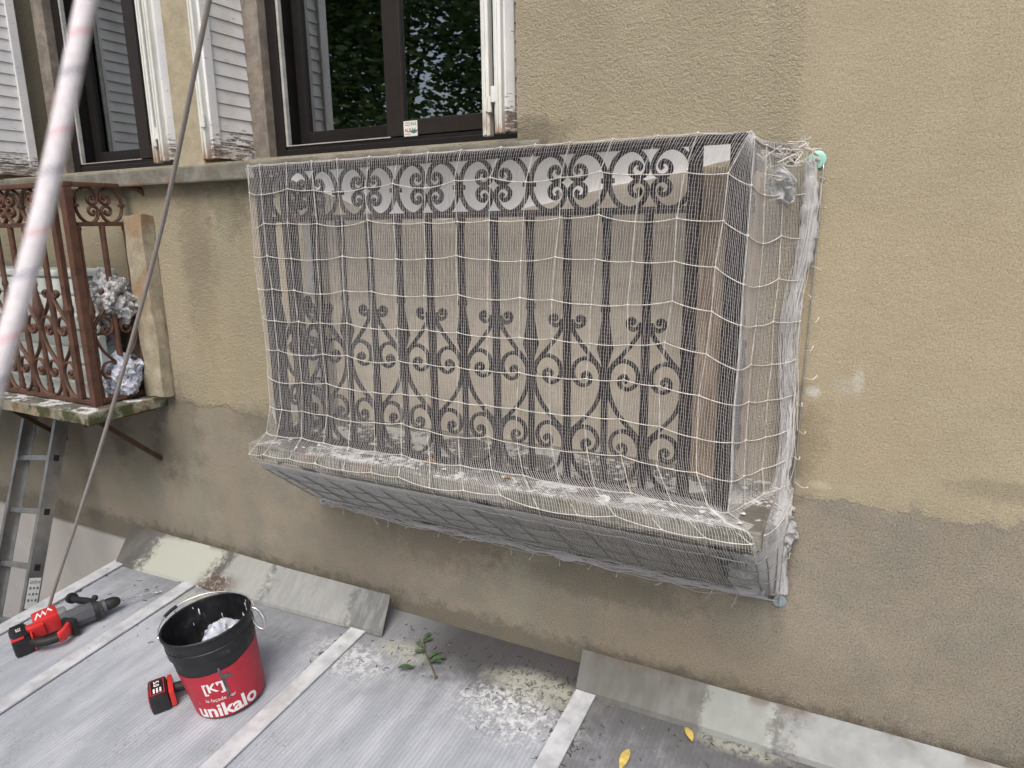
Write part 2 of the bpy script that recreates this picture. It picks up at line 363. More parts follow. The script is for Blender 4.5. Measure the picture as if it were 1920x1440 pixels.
def mat_wood():
    n = NM('weathered_wood', .85, .2)
    g = n.noise(10, 7, .7, n.vec(7, 7, .5)); b = n.noise(6, 5, .6)
    c = n.mix(n.rng(g, .35, .65), (.30, .225, .155), (.50, .40, .30))
    c = n.mix(n.rng(b, .5, .66, 0, .6), c, (.40, .36, .30))
    n.color(c); n.bump(g, .7, .006); return n.m
M['wood'] = mat_wood()
M['plaster'] = mat_stone('flaking_casing', (.30, .268, .195), (.45, .40, .31), .15, 0, .6)

def mat_bag():
    n = NM('clear_plastic_bag', .12, .6)
    f = n.noise(20, 5, .6); n.color(n.mix(n.rng(f, .35, .65), (.42, .47, .60), (.66, .69, .76)))
    n.p.inputs['Transmission Weight'].default_value = .25; n.bump(f, .8, .01); return n.m
M['bag'] = mat_bag()

def mat_label_red():
    n = NM('red_bucket_label', .45, .4)
    nz = n.noise(22, 8, .75); f = n.noise(70, 6, .75)
    c = n.mix(n.rng(nz, .35, .65), (.36, .018, .034), (.46, .028, .048))
    sc = n.math('MULTIPLY', n.rng(f, .6, .68), n.rng(n.noise(8, 4), .45, .6))
    c = n.mix(n.math('MULTIPLY', sc, .6), c, (.33, .26, .27))
    c = n.mix(n.rng(n.noise(13, 7, .7, n.vec(1, 1, 1, (9, 2, 5))), .64, .69, 0, .6), c, (.10, .09, .095))
    n.color(c); n.rough(n.rng(nz, .3, .7, .35, .6)); return n.m
M['label_red'] = mat_label_red()

# ------------------------------------------------------------------ mesh helper
def frame_from(d):
    d = d.normalized(); a = Vector((0, 0, 1)) if abs(d.z) < .9 else Vector((1, 0, 0))
    u = d.cross(a).normalized(); return u, d.cross(u).normalized()

class MB:
    def __init__(s): s.v = []; s.f = []; s.uv = None
    def add(s, vs, fs):
        o = len(s.v); s.v.extend([tuple(p) for p in vs]); s.f.extend([tuple(i+o for i in f) for f in fs]); return s
    def box(s, lo, hi, bev=0.):
        x0, y0, z0 = lo; x1, y1, z1 = hi
        if bev <= 0:
            return s.add([(x0, y0, z0), (x1, y0, z0), (x1, y1, z0), (x0, y1, z0), (x0, y0, z1), (x1, y0, z1), (x1, y1, z1), (x0, y1, z1)],
                         [(0, 3, 2, 1), (4, 5, 6, 7), (0, 1, 5, 4), (1, 2, 6, 5), (2, 3, 7, 6), (3, 0, 4, 7)])
        bm = bmesh.new(); bmesh.ops.create_cube(bm, size=1)
        for q in bm.verts: q.co = Vector(((lo[i]+hi[i])/2 + q.co[i]*(hi[i]-lo[i]) for i in range(3)))
        bmesh.ops.bevel(bm, geom=bm.edges[:], offset=bev, segments=2, affect='EDGES', profile=.6)
        return s.bm(bm)
    def bm(s, bm, mtx=None):
        bm.verts.index_update()
        s.add([(mtx @ q.co if mtx else q.co) for q in bm.verts], [[q.index for q in f.verts] for f in bm.faces]); bm.free(); return s
    def obox(s, p, ax, half, bev=0.):
        t = MB(); t.box(tuple(-h for h in half), half, bev)
        s.add([Vector(p) + ax[0]*q[0] + ax[1]*q[1] + ax[2]*q[2] for q in t.v], t.f); return s
    def bar(s, a, b, w, h=None, up=None, bev=0.):
        a, b = Vector(a), Vector(b); d = (b-a); L = d.length; d.normalize(); h = h or w
        if up is None: u, q = frame_from(d)
        else: u = Vector(up).cross(d).normalized(); q = d.cross(u)
        return s.obox((a+b)/2, (d, u, q), (L/2, w/2, h/2), bev)
    def tube(s, pts, r, n=6, caps=True, closed=False, flat=None, uvs=False):
        pts = [Vector(p) for p in pts]; k = len(pts)
        if k < 2: return s
        rad = r if callable(r) else (lambda t: r)
        vs, base = [], len(s.v); u = None; L = 0
        for i, p in enumerate(pts):
            if closed: d = pts[(i+1) % k]-pts[i-1]
            else: d = pts[min(i+1, k-1)]-pts[max(i-1, 0)]
            if d.length < 1e-9: d = Vector((0, 0, 1))
            d.normalize()
            if flat is not None:
                q = Vector(flat[0]); u2 = d.cross(q); u2 = u2.normalized() if u2.length > 1e-6 else frame_from(d)[0]
                for j in range(n):
                    a = 2*PI*(j+.5)/n; vs.append(p + u2*math.cos(a)*flat[1] + q*math.sin(a)*flat[2])
                continue
            if u is None: u = frame_from(d)[0]
            u = (u - d*u.dot(d)); u = u.normalized() if u.length > 1e-6 else frame_from(d)[0]
            q = d.cross(u); rr = rad(i/(k-1))
            for j in range(n):
                a = 2*PI*j/n; vs.append(p + (u*math.cos(a) + q*math.sin(a))*rr)
        fs = []
        for i in range(k if closed else k-1):
            for j in range(n):
                a, b = i*n+j, i*n+(j+1) % n; c, d = ((i+1) % k)*n+(j+1) % n, ((i+1) % k)*n+j
                fs.append((a, b, c, d))
        if caps and not closed: fs += [tuple(range(n-1, -1, -1)), tuple(range((k-1)*n, k*n))]
        return s.add(vs, fs)
    def lathe(s, prof, n=40, mtx=None, a0=0., a1=2*PI):
        full = abs(a1-a0-2*PI) < 1e-6; vs = []; cols = n if full else n+1
        for r, z in prof:
            for j in range(cols):
                a = a0+(a1-a0)*j/n; p = Vector((r*math.cos(a), r*math.sin(a), z)); vs.append(mtx @ p if mtx else p)
        fs = []
        for i in range(len(prof)-1):
            for j in range(n):
                j2 = (j+1) % cols; fs.append((i*cols+j, i*cols+j2, (i+1)*cols+j2, (i+1)*cols+j))
        return s.add(vs, fs)
    def ball(s, c, r, sq=(1, 1, 1), sub=2, amp=0., sc=8., seed=0):
        bm = bmesh.new(); bmesh.ops.create_icosphere(bm, subdivisions=sub, radius=1)
        for q in bm.verts:
            k = 1 + (amp*mnoise.noise(q.co*sc*.3+Vector((seed, seed*2, 0))) + amp*.5*mnoise.noise(q.co*sc+Vector((seed, 0, 3))) if amp else 0)
            q.co = Vector(c) + Vector((q.co.x*sq[0], q.co.y*sq[1], q.co.z*sq[2]))*r*k
        return s.bm(bm)
    def prism(s, poly, y0, y1, mtx=None):      # poly in (x,z), extruded along y
        k = len(poly); vs = [Vector((p[0], y0, p[1])) for p in poly] + [Vector((p[0], y1, p[1])) for p in poly]
        if mtx: vs = [mtx @ q for q in vs]
        return s.add(vs, [tuple(range(k)), tuple(range(2*k-1, k-1, -1))] + [(i, i+k, (i+1) % k+k, (i+1) % k) for i in range(k)])
    def move(s, f): s.v = [tuple(f(Vector(p))) for p in s.v]; return s
    def build(s, name, mt, parent=None, smooth=False, local=False, fix=True):
        me = bpy.data.meshes.new(name)
        off = Vector((0, 0, 0)) if (parent is None or local) else world_loc(parent)
        me.from_pydata([tuple(p) for p in s.v], [], s.f); me.update()
        if fix and len(s.f) < 60000:
            bm = bmesh.new(); bm.from_mesh(me); bmesh.ops.recalc_face_normals(bm, faces=bm.faces); bm.to_mesh(me); bm.free()
        if smooth:
            me.polygons.foreach_set('use_smooth', [True]*len(me.polygons))
            if smooth is not True: me.set_sharp_from_angle(angle=R(smooth))
        me.materials.append(mt)
        o = bpy.data.objects.new(name, me); COL.objects.link(o)
        if parent: o.parent = parent; o.location = -off      # mesh stays in world metres so textures do too
        return o

def world_loc(o):
    p = Vector(o.location)
    while o.parent: o = o.parent; p = p + Vector(o.location)
    return p

def tag(o, label=None, cat=None, group=None, kind=None):
    if label: o['label'] = label
    if cat: o['category'] = cat
    if group: o['group'] = group
    if kind: o['kind'] = kind
    return o
def thing(name, label, cat, loc=(0, 0, 0), group=None):
    o = bpy.data.objects.new(name, None); COL.objects.link(o); o.location = loc; o.empty_display_size = .1
    return tag(o, label, cat, group)

def smoothpts(ctrl, per=6, closed=False):
    P = [Vector(p) for p in ctrl]; n = len(P); out = []
    rngi = range(n if closed else n-1)
    for i in rngi:
        if closed: a, b, c, d = P[i-1], P[i], P[(i+1) % n], P[(i+2) % n]
        else: a, b, c, d = P[max(i-1, 0)], P[i], P[i+1], P[min(i+2, n-1)]
        for k in range(per):
            t = k/per
            out.append(.5*((2*b)+(c-a)*t+(2*a-5*b+4*c-d)*t*t+(3*b-a-3*c+d)*t*t*t))
    if not closed: out.append(P[-1])
    return out

def text_mb(txt, size, bold=0., cut=0.):
    cu = bpy.data.curves.new('txt', 'FONT'); cu.body = txt; cu.size = size; cu.offset = bold; cu.align_x = 'CENTER'; cu.align_y = 'CENTER'
    cu.resolution_u = 4
    o = bpy.data.objects.new('txt', cu); COL.objects.link(o)
    dg = bpy.context.evaluated_depsgraph_get(); me = bpy.data.meshes.new_from_object(o.evaluated_get(dg))
    bm = bmesh.new(); bm.from_mesh(me)
    if cut:
        xs = [q.co.x for q in bm.verts]; x = min(xs)
        while x < max(xs):
            x += cut
            bmesh.ops.bisect_plane(bm, geom=bm.verts[:]+bm.edges[:]+bm.faces[:], plane_co=(x, 0, 0), plane_no=(1, 0, 0))
    t = MB(); t.bm(bm)
    bpy.data.objects.remove(o); bpy.data.curves.remove(cu); bpy.data.meshes.remove(me)
    return t

def roof_z(y): return -1.621 + .11*y          # the roof falls away from the wall (y < 0)
RN = Vector((0, -.11, 1)).normalized()         # its normal

# ================================================================== SETTING
g = MB(); g.add([(-60, -60, -4.6), (60, -60, -4.6), (60, 60, -4.6), (-60, 60, -4.6)], [(0, 1, 2, 3)])
tag(g.build('ground', simple('courtyard_ground', (.17, .165, .15), .9, .1, 0, .2, 2)), kind='structure')

# ------------------------------------------------------------------ the house wall
house = thing('house_wall', 'old ochre rendered facade with a greyer patched band below and two shuttered windows', 'wall', (-1.8, .2, -4.6))
Z0, ZT = .285, 2.25
OP = [(-4.25, -2.80), (-2.628, -1.112)]
def grid_wall(mb, xs, zs, skip):
    for i in range(len(xs)-1):
        for j in range(len(zs)-1):
            cx, cz = (xs[i]+xs[i+1])/2, (zs[j]+zs[j+1])/2
            if skip(cx, cz): continue
            mb.add([(xs[i], 0, zs[j]), (xs[i+1], 0, zs[j]), (xs[i+1], 0, zs[j+1]), (xs[i], 0, zs[j+1])], [(0, 1, 2, 3)])
wb = MB()
grid_wall(wb, [-9, OP[0][0], OP[0][1], OP[1][0], OP[1][1], 4], [-1.66, Z0, ZT, 5.2], lambda x, z: Z0 < z < ZT and any(a < x < b for a, b in OP))
for a, b in OP:      # outer reveals
    wb.add([(a, 0, Z0), (a, .46, Z0), (a, .46, ZT), (a, 0, ZT)], [(0, 1, 2, 3)])
    wb.add([(b, 0, Z0), (b, 0, ZT), (b, .46, ZT), (b, .46, Z0)], [(0, 1, 2, 3)])
    wb.add([(a, 0, ZT), (a, .46, ZT), (b, .46, ZT), (b, 0, ZT)], [(0, 1, 2, 3)])
wb.add([(-9, 0, -1.66), (4, 0, -1.66), (4, .03, -1.66), (-9, .03, -1.66)], [(0, 1, 2, 3)])
wb.add([(-9, .6, -1.6), (4, .6, -1.6), (4, .6, .2), (-9, .6, .2)], [(0, 1, 2, 3)])
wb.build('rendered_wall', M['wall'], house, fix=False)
lw = MB(); lw.box((-9, .022, -4.6), (4, .3, -1.655))
tag(lw.build('lower_wall', M['lower'], house), 'pale grey painted lower part of the wall')
pr = MB(); pr.box((-2.797, -.004, .272), (-2.631, .2, 2.24), .004)
tag(pr.build('pier', M['pier'], house), 'sandy stone pier between the two windows')
ip = MB(); ip.box((-1.97, -.005, -.775), (-.492, .012, .195), .003)  # added panel, brightens the wall to offset shading by the net
tag(ip.build('shade_offset_panel', M['brightened'], house), 'added infill panel behind the netted balcony')
sb = MB()
sb.box((-6.5, -.062, .203), (-1.0, -.001, .272), .008)
sb.add([(-6.5, -.002, .270), (-1.0, -.002, .270), (-1.0, .46, .345), (-6.5, .46, .345)], [(0, 1, 2, 3)])
sill = sb.build('window_sill', M['sill'], house)

def shutter_panel(o, u, v, n, W, z0, z1, parent, label):
    """leaf: stiles and overlapping boards; o corner, u along the width, n outward normal"""
    o, u, n = Vector(o), Vector(u).normalized(), Vector(n).normalized(); zz = Vector((0, 0, 1))
    t = thing('shutter', label, None, tuple(o)); t.parent = parent; t.location = o - world_loc(parent)
    fr = MB(); sw = min(.045, W*.22)
    for c in (sw/2, W-sw/2):
        fr.obox(o+u*c+zz*((z0+z1)/2-o.z), (u, n, zz), (sw/2, .016, (z1-z0)/2), .003)
    for zc in (z0+.03, z1-.03):
        fr.obox(o+u*(W/2)+zz*(zc-o.z), (u, n, zz), (W/2-sw-.0005, .0145, .028), .003)
    fr.build('shutter_frame', M['shutter'], t)
    sl_ = MB(); p = .0575; k = int((z1-z0-.12)/p)
    for i in range(k):
        zc = z0+.062+p*(i+.5)
        jit = rnd.uniform(-.001, .001)
        a = (zz*math.cos(.1)+n*-math.sin(.1)); b = u.cross(a)
        sl_.obox(o+u*(W/2)+zz*(zc-o.z)+n*(-.002+jit), (u, b, a), (W/2-sw-.001, .0055, p/2-.0012))
    sl_.build('slats', M['shutter'], t)
    return t
def profile(x, y, z0, z1, parent, hinge_z, flip=1):
    t = bpy.data.objects.new('shutter_post', None); COL.objects.link(t); t.parent = parent; t.location = Vector((x, y, z0))-world_loc(parent)
    q = MB(); q.box((x-.014, y-.012, z0), (x+.014, y+.02, z1), .004); q.box((x-.006, y-.018, z0+.003), (x+.003, y-.01, z1-.003), .002)
    q.build('post', M['profile'], t)
    hg = MB(); hg.tube([(x+flip*.016, y-.014, hinge_z), (x+flip*.016, y-.014, hinge_z+.05)], .009, 10); hg.box((x-.004, y-.0175, hinge_z+.004), (x+flip*.016+.004, y-.0135, hinge_z+.046)) if flip > 0 else hg.box((x-.020, y-.0175, hinge_z+.004), (x+.004, y-.0135, hinge_z+.046))
    hg.build('hinge', M['profile'], t, 40)
    return t

def make_window(xa, xb, label):
    """sliding aluminium window set back in the opening"""
    t = thing('window', label, None, (0, 0, 0)); t.parent = house; y = .30
    t.location = Vector(((xa+xb)/2, y, .32))-world_loc(house)
    f = MB(); zb, zt = .318, 2.2
    f.box((xa, y, zb), (xa+.055, y+.12, zt), .004); f.box((xb-.055, y, zb), (xb, y+.12, zt), .004)
    f.box((xa+.056, y+.002, zb), (xb-.056, y+.12, zb+.035), .004); f.box((xa+.056, y+.002, zt-.05), (xb-.056, y+.12, zt), .004)
    f.box((xa+.057, y+.012, zb+.0355), (xb-.057, y+.02, zb+.05), .001)
    f.build('window_frame', M['frame'], t)
    st = MB(); st.box((xa+.056, y+.008, zb+.05), (xa+.07, y+.03, zt-.05), .002); st.box((xa+.0705, y+.007, zb+.0505), ((xa+xb)/2, y+.011, zb+.055), .001)
    tag(st.build('guide_strip', M['alu_light'], t), 'bright metal guide strip')
    tk = MB(); tk.box((xa-.06, y-.08, .297), (xb+.02, y-.002, .317), .003)
    tk.build('sill_strip', M['track'], t)
    mid = (xa+xb)/2
    def sash(x0, x1, yy, wl, wr, mt):
        s = MB(); z0, z1 = zb+.056, zt-.055
        s.box((x0, yy, z0), (x0+wl, yy+.035, z1), .003); s.box((x1-wr, yy, z0), (x1, yy+.035, z1), .003)
        s.box((x0+wl+.0005, yy+.001, z0), (x1-wr-.0005, yy+.035, z0+.062), .003); s.box((x0+wl+.0005, yy+.001, z1-.062), (x1-wr-.0005, yy+.035, z1), .003)
        so_ = s.build('sash', mt, t)
        p = MB(); p.box((x0+wl+.001, yy+.018, z0+.0625), (x1-wr-.001, yy+.022, z1-.0625))
        p.add([], []); gp = p.build('pane', M['glass'], so_)
        return so_
    sash(xa+.073, mid+.03, y+.085, .05, .045, M['frame']); s2 = sash(mid-.025, xb-.057, y+.020, .085, .05, M['frame_b'])
    rm = MB()
    rm.add([(xa, y+.13, .25), (xb, y+.13, .25), (xb, y+.13, zt), (xa, y+.13, zt), (xa-.8, 3, .25), (xb+.8, 3, .25), (xb+.8, 3, zt), (xa-.8, 3, zt)],
           [(4, 5, 6, 7), (0, 4, 7, 3), (1, 2, 6, 5), (0, 1, 5, 4), (3, 7, 6, 2)])
    rm.build('room', M['room'], t, fix=False)
    jb = MB()      # stone rebates that the frame sits in
    jb.box((xa-.10, .255, .30), (xa-.001, .46, 2.25), .004); jb.box((xb+.001, .255, .30), (xb+.12, .46, 2.25), .004)
    tag(jb.build('jamb', M['reveal'], t), 'worn grey stone jamb')
    return t, s2, mid
W1, sashL, midL = make_window(-4.05, -2.90, 'left window with dark sliding frame, partly hidden behind the thick white rope')
W2, sashR, midR = make_window(-2.508, -1.22, 'right window with dark brown sliding frame, tree reflection and a small sticker')
# curtains hanging behind the glass are only hinted at by the darkness of the rooms; stickers on the right sash
zs = .318+.056
stk = MB(); sx0 = midR-.025+.087; stk.box((sx0, .3185, zs-.004), (sx0+.068, .3199, zs+.056))
stick = stk.build('sticker', M['sticker'], sashR); stick['label'] = 'small square white sticker with red and green print'
def flat_text(txt, size, bold, pos, ux, uz, mt, parent, name='lettering', local=False):
    tm = text_mb(txt, size, bold); ux, uz, pos = Vector(ux), Vector(uz), Vector(pos)
    tm.move(lambda p: pos+ux*p.x+uz*p.y)
    return tm.build(name, mt, parent, local=local, fix=False)
Xv, Zv = Vector((1, 0, 0)), Vector((0, 0, 1))
inkr = MB(); inkg = MB()
def t_into(mb, txt, size, bold, pos, ux=Xv, uz=Zv):
    tm = text_mb(txt, size, bold); pos = Vector(pos); mb.add([pos+ux*p[0]+uz*p[1] for p in tm.v], tm.f)
yk = .3179
t_into(inkr, 'ALS', .020, .0004, (sx0+.020, yk, zs+.019)); 
for zz_ in (.047, .038, .003):      # print too small to read: short broken dashes
    for k in range(5):
        x_ = sx0+.006+.0058*k; inkr.add([(x_, yk, zs+zz_), (x_+.0042, yk, zs+zz_), (x_+.0042, yk, zs+zz_+.0032), (x_, yk, zs+zz_+.0032)], [(0, 1, 2, 3)])
t_into(inkg, 'ALS', .017, .0002, (sx0+.049, yk, zs+.044))
for a in (-.9, -.3, .35, .9):
    q = Vector((sx0+.050, yk, zs+.005)); d = Vector((math.sin(a), 0, math.cos(a))); e = Vector((d.z, 0, -d.x))
    inkg.add([q, q+d*.014+e*.004, q+d*.026, q+d*.014-e*.004], [(0, 1, 2, 3)])
inkr.build('red_print', M['ink_red'], stick, fix=False); inkg.build('green_print', M['ink_green'], stick, fix=False)

# shutters folded back into the reveals
shutter_panel((-2.606, .018, .31), (0, 1, 0), 0, (1, 0, 0), .285, .305, 2.18, house, 'white slatted shutter leaf with bare peeling bottom, left of the right window')
profile(-2.618, .004, .30, 2.19, house, .43, 1)
shutter_panel((-4.20, -.16, .31), (0, 1, 0), 0, (1, 0, 0), .35, .305, 2.18, house, 'white slatted shutter leaf at the far left edge, paint flaking')
u = Vector((.42, .9, 0)).normalized()
shutter_panel((-1.172, .012, .31), u, 0, (u.y, -u.x, 0), .19, .312, 2.18, house, 'narrow folded shutter leaf beside the ochre wall, right of the right window')
profile(-1.176, -.004, .306, 2.19, house, .405, -1); profile(-1.225, .0, .300, 2.19, house, .375, 1)
shutter_panel((-2.872, .012, .31), u, 0, (u.y, -u.x, 0), .19, .312, 2.18, house, 'narrow folded shutter leaf beside the stone pier, right of the left window')
profile(-2.885, -.004, .306, 2.19, house, .40, -1); profile(-2.935, .0, .300, 2.19, house, .37, 1)

# ------------------------------------------------------------------ veranda roof below
roof = thing('veranda_roof', 'ribbed grey polycarbonate roof of a lean-to with aluminium glazing bars, splashed with plaster', 'roof', (-1.2, 0, -1.62))
XS = [-3.29, -2.775, -1.79, -.79, .21, 1.21, 2.2]
for i in range(6):
    p = MB(); x0, x1 = XS[i]+.012, XS[i+1]-.012
    p.add([(x0, -.002, roof_z(0)), (x1, -.002, roof_z(0)), (x1, -3.0, roof_z(-3)), (x0, -3.0, roof_z(-3)),
           (x0, -.002, roof_z(0)-.016), (x1, -.002, roof_z(0)-.016), (x1, -3.0, roof_z(-3)-.016), (x0, -3.0, roof_z(-3)-.016)],
          [(0, 1, 2, 3), (7, 6, 5, 4), (0, 4, 5, 1), (1, 5, 6, 2), (2, 6, 7, 3), (3, 7, 4, 0)])
    p.build('roof_sheet', M['roof'], roof)
for i, x in enumerate(XS):
    b = MB(); hw = .037
    y0, y1 = -.13, -3.0
    for (h0, h1, w_) in ((-.03, .006, hw*.6), (.006, .012, hw)):
        vs_ = [(x+sx*w_, y, roof_z(y)+h) for y in (y0, y1) for h in (h0, h1) for sx in (-1, 1)]
        b.add(vs_, [(0, 1, 3, 2), (4, 6, 7, 5), (0, 4, 5, 1), (2, 3, 7, 6), (0, 2, 6, 4), (1, 5, 7, 3)])
    if i in (1, 2, 3, 0):   # screw heads
        for k in range(6):
            yy = -.3-.42*k; b.tube([(x, yy, roof_z(yy)+.0118), (x, yy, roof_z(yy)+.015)], .006, 8)
    b.build('glazing_bar', M['bar'], roof)

def flashing(x0, x1, label, top_y=-.05, lift=.075, ybot=-.185, skew=.0, gap=0., skr=0., yr=0.):
    t = thing('flashing', label, 'flashing', ((x0+x1)/2, ybot, roof_z(ybot)))
    q = MB(); N = 40; th = .004
    A = Vector((0, top_y, roof_z(0)+lift)); B = Vector((0, ybot, roof_z(ybot)+.012))
    C_ = B+Vector((0, -.004, -.014)); D_ = A+Vector((0, .012, -.03))
    sec = [D_, A, B, C_]; nn = Vector((0, -.5, .85))
    vs_ = []
    for i in range(N+1):
        x = x0+(x1-x0)*i/N
        for j, s_ in enumerate(sec):
            wv = .004*mnoise.noise(Vector((x*2.2, j*3.7, x0)))
            vs_.append((x+((skew*(1-i/N)+skr*i/N) if j >= 2 else 0), s_.y+wv-gap*(i/N)*(j < 2)+yr*(i/N)*(j >= 2), s_.z+wv*.5+(gap*.5 if j >= 2 else gap*.8)*(i/N)**2))
    k = len(sec); fs = []
    for i in range(N):
        for j in range(k-1):
            fs.append((i*k+j, (i+1)*k+j, (i+1)*k+j+1, i*k+j+1))
    q.add(vs_, fs)
    o = q.build('sheet', M['flash'], t)
    md = o.modifiers.new('thickness', 'SOLIDIFY'); md.thickness = th; md.offset = -1
    return t
flashing(-3.44, -1.70, 'loose zinc flashing along the wall foot behind the bucket, smeared with pale plaster', -.045, .085, -.235, .13, .03, .03, .06)
flashing(-.845, 2.2, 'long grey zinc flashing along the wall foot at the right, partly wiped white', -.042, .085, -.145, .015, .012)

# ------------------------------------------------------------------ wrought-iron balconies
def P2(ox, oy, ax, pts):     # motif coordinates (s, z) -> world
    return [Vector((ox+ax[0]*s, oy+ax[1]*s, z)) for s, z in pts]
CUP = [(-.1135, 0), (-.108, .032), (-.089, .062), (-.056, .078), (-.026, .067), (-.010, .043), (-.0085, .021), (-.021, .007), (-.041, .006), (-.054, .019), (-.050, .036), (-.036, .043), (-.026, .033), (-.032, .024)]
def c_scroll(sg, hx, zc):
    """one C of the frieze, its curled ends toward the pair's centre line at s = 0; sg -1 left, +1 right"""
    k = hx/.118; half = [(-sg*a*k, b) for a, b in CUP]
    return [(a, zc-b) for a, b in reversed(half)][:-1] + [(a, zc+b) for a, b in half]
APEX = [(-.040, -.276), (-.033, -.268), (-.041, -.261), (-.052, -.268), (-.050, -.284), (-.036, -.291), (-.021, -.284), (-.015, -.272), (-.0165, -.295), (-.035, -.328), (-.07, -.372), (-.098, -.405), (-.110, -.440)]
HEART = [(-.058, -.447), (-.050, -.438), (-.060, -.428), (-.073, -.437), (-.070, -.458), (-.048, -.467), (-.026, -.452), (-.019, -.425), (-.032, -.396), (-.062, -.384), (-.092, -.400), (-.1085, -.440), (-.104, -.485), (-.083, -.535), (-.045, -.58), (-.014, -.612), (-.009, -.632)]
BASE = [(-.052, -.652), (-.045, -.645), (-.054, -.636), (-.066, -.644), (-.063, -.663), (-.044, -.670), (-.026, -.657), (-.020, -.632), (-.032, -.605), (-.060, -.594), (-.088, -.606), (-.1065, -.640), (-.104, -.680), (-.088, -.725), (-.055, -.757), (-.014, -.768)]
def scrolls(mb, ox, oy, ax, pts, sg, k=1.0, nrm=(0, 1, 0), r=.0063, d=.010):
    w_ = smoothpts(P2(ox, oy, ax, [(s*-sg*k, z) for s, z in pts]), 4)
    mb.tube(w_, r, 8, flat=(nrm, r, d))
def collar(mb, ox, oy, ax, s, z, nrm, w_=.016):
    p = Vector((ox+ax[0]*s, oy+ax[1]*s, z)); mb.obox(p, (Vector((ax[0], ax[1], 0)), Vector(nrm), Vector((0, 0, 1))), (w_, .0115, .007), .002)
def baluster(mb, p, bulb=True, r=.0085):
    x, y = p
    prof = [(.016, .026), (.016, .012), (.013, .004), (.0122, -.01), (.0112, -.22), (.0145, -.23), (.0145, -.242), (.0105, -.25), (.012, -.27), (.021, -.33), (.025, -.352), (.017, -.378), (.0105, -.40), (.0105, -.70), (.014, -.715), (.011, -.728), (.015, -.742), (.011, -.755), (.016, -.765), (.016, -.778)]
    if not bulb: prof = [(.013, .026), (.013, .012), (.0130, .004), (.0130, -.778)]
    mb.lathe(prof, 10, Matrix.Translation((x, y, 0)))

def iron_panel(parent, mt, ox, oy, ax, nrm, cells, per, lead0, lead1, inner=True):
    """panel running from (ox,oy) along ax; cells hearts of width per; lead gaps at both ends"""
    k = per/.236; L = lead0+cells*per+lead1
    axv = Vector((ax[0], ax[1], 0)); N = Vector(nrm); Z = Vector((0, 0, 1))
    def at(s, z): return Vector((ox+ax[0]*s, oy+ax[1]*s, z))
    b = MB(); b.obox(at(lead0+cells*per/2, .036), (axv, N, Z), (cells*per/2, .011, .0095), .002); b.build('frieze_bar', mt, parent)
    for c in range(cells):
        s0 = lead0+per*(c+.5)
        for sg in (-1, 1):
            q = MB(); pts = [(s0+a, z) for a, z in c_scroll(sg, per/2, .119)]
            q.tube(smoothpts(P2(ox, oy, ax, pts), 4), .005, 8, flat=(nrm, .0069, .010)); collar(q, ox, oy, ax, s0+sg*(per/2-.006), .118, nrm, .011)
            q.build('frieze_scroll', mt, parent, 50)
        q = MB(); baluster(q, tuple(at(s0, 0))[:2], False); collar(q, ox, oy, ax, s0, -.622, nrm); q.build('baluster', mt, parent, 40)
        for sg in (-1, 1):
            q = MB(); scrolls(q, ox+ax[0]*s0, oy+ax[1]*s0, ax, APEX, sg, k, nrm); q.build('apex_scroll', mt, parent, 50)
            q = MB(); scrolls(q, ox+ax[0]*s0, oy+ax[1]*s0, ax, HEART, sg, k, nrm); q.build('heart_scroll', mt, parent, 50)
    for c in range(cells+1):
        s0 = lead0+per*c
        if 0 < c < cells or not inner:
            q = MB(); baluster(q, tuple(at(s0, 0))[:2]); collar(q, ox, oy, ax, s0, -.438, nrm); q.build('baluster', mt, parent, 40)
        for sg in (-1, 1):
            if (c == 0 and sg < 0) or (c == cells and sg > 0): continue
            q = MB(); scrolls(q, ox+ax[0]*s0, oy+ax[1]*s0, ax, BASE, sg, k, nrm); q.build('base_scroll', mt, parent, 50)
    return L

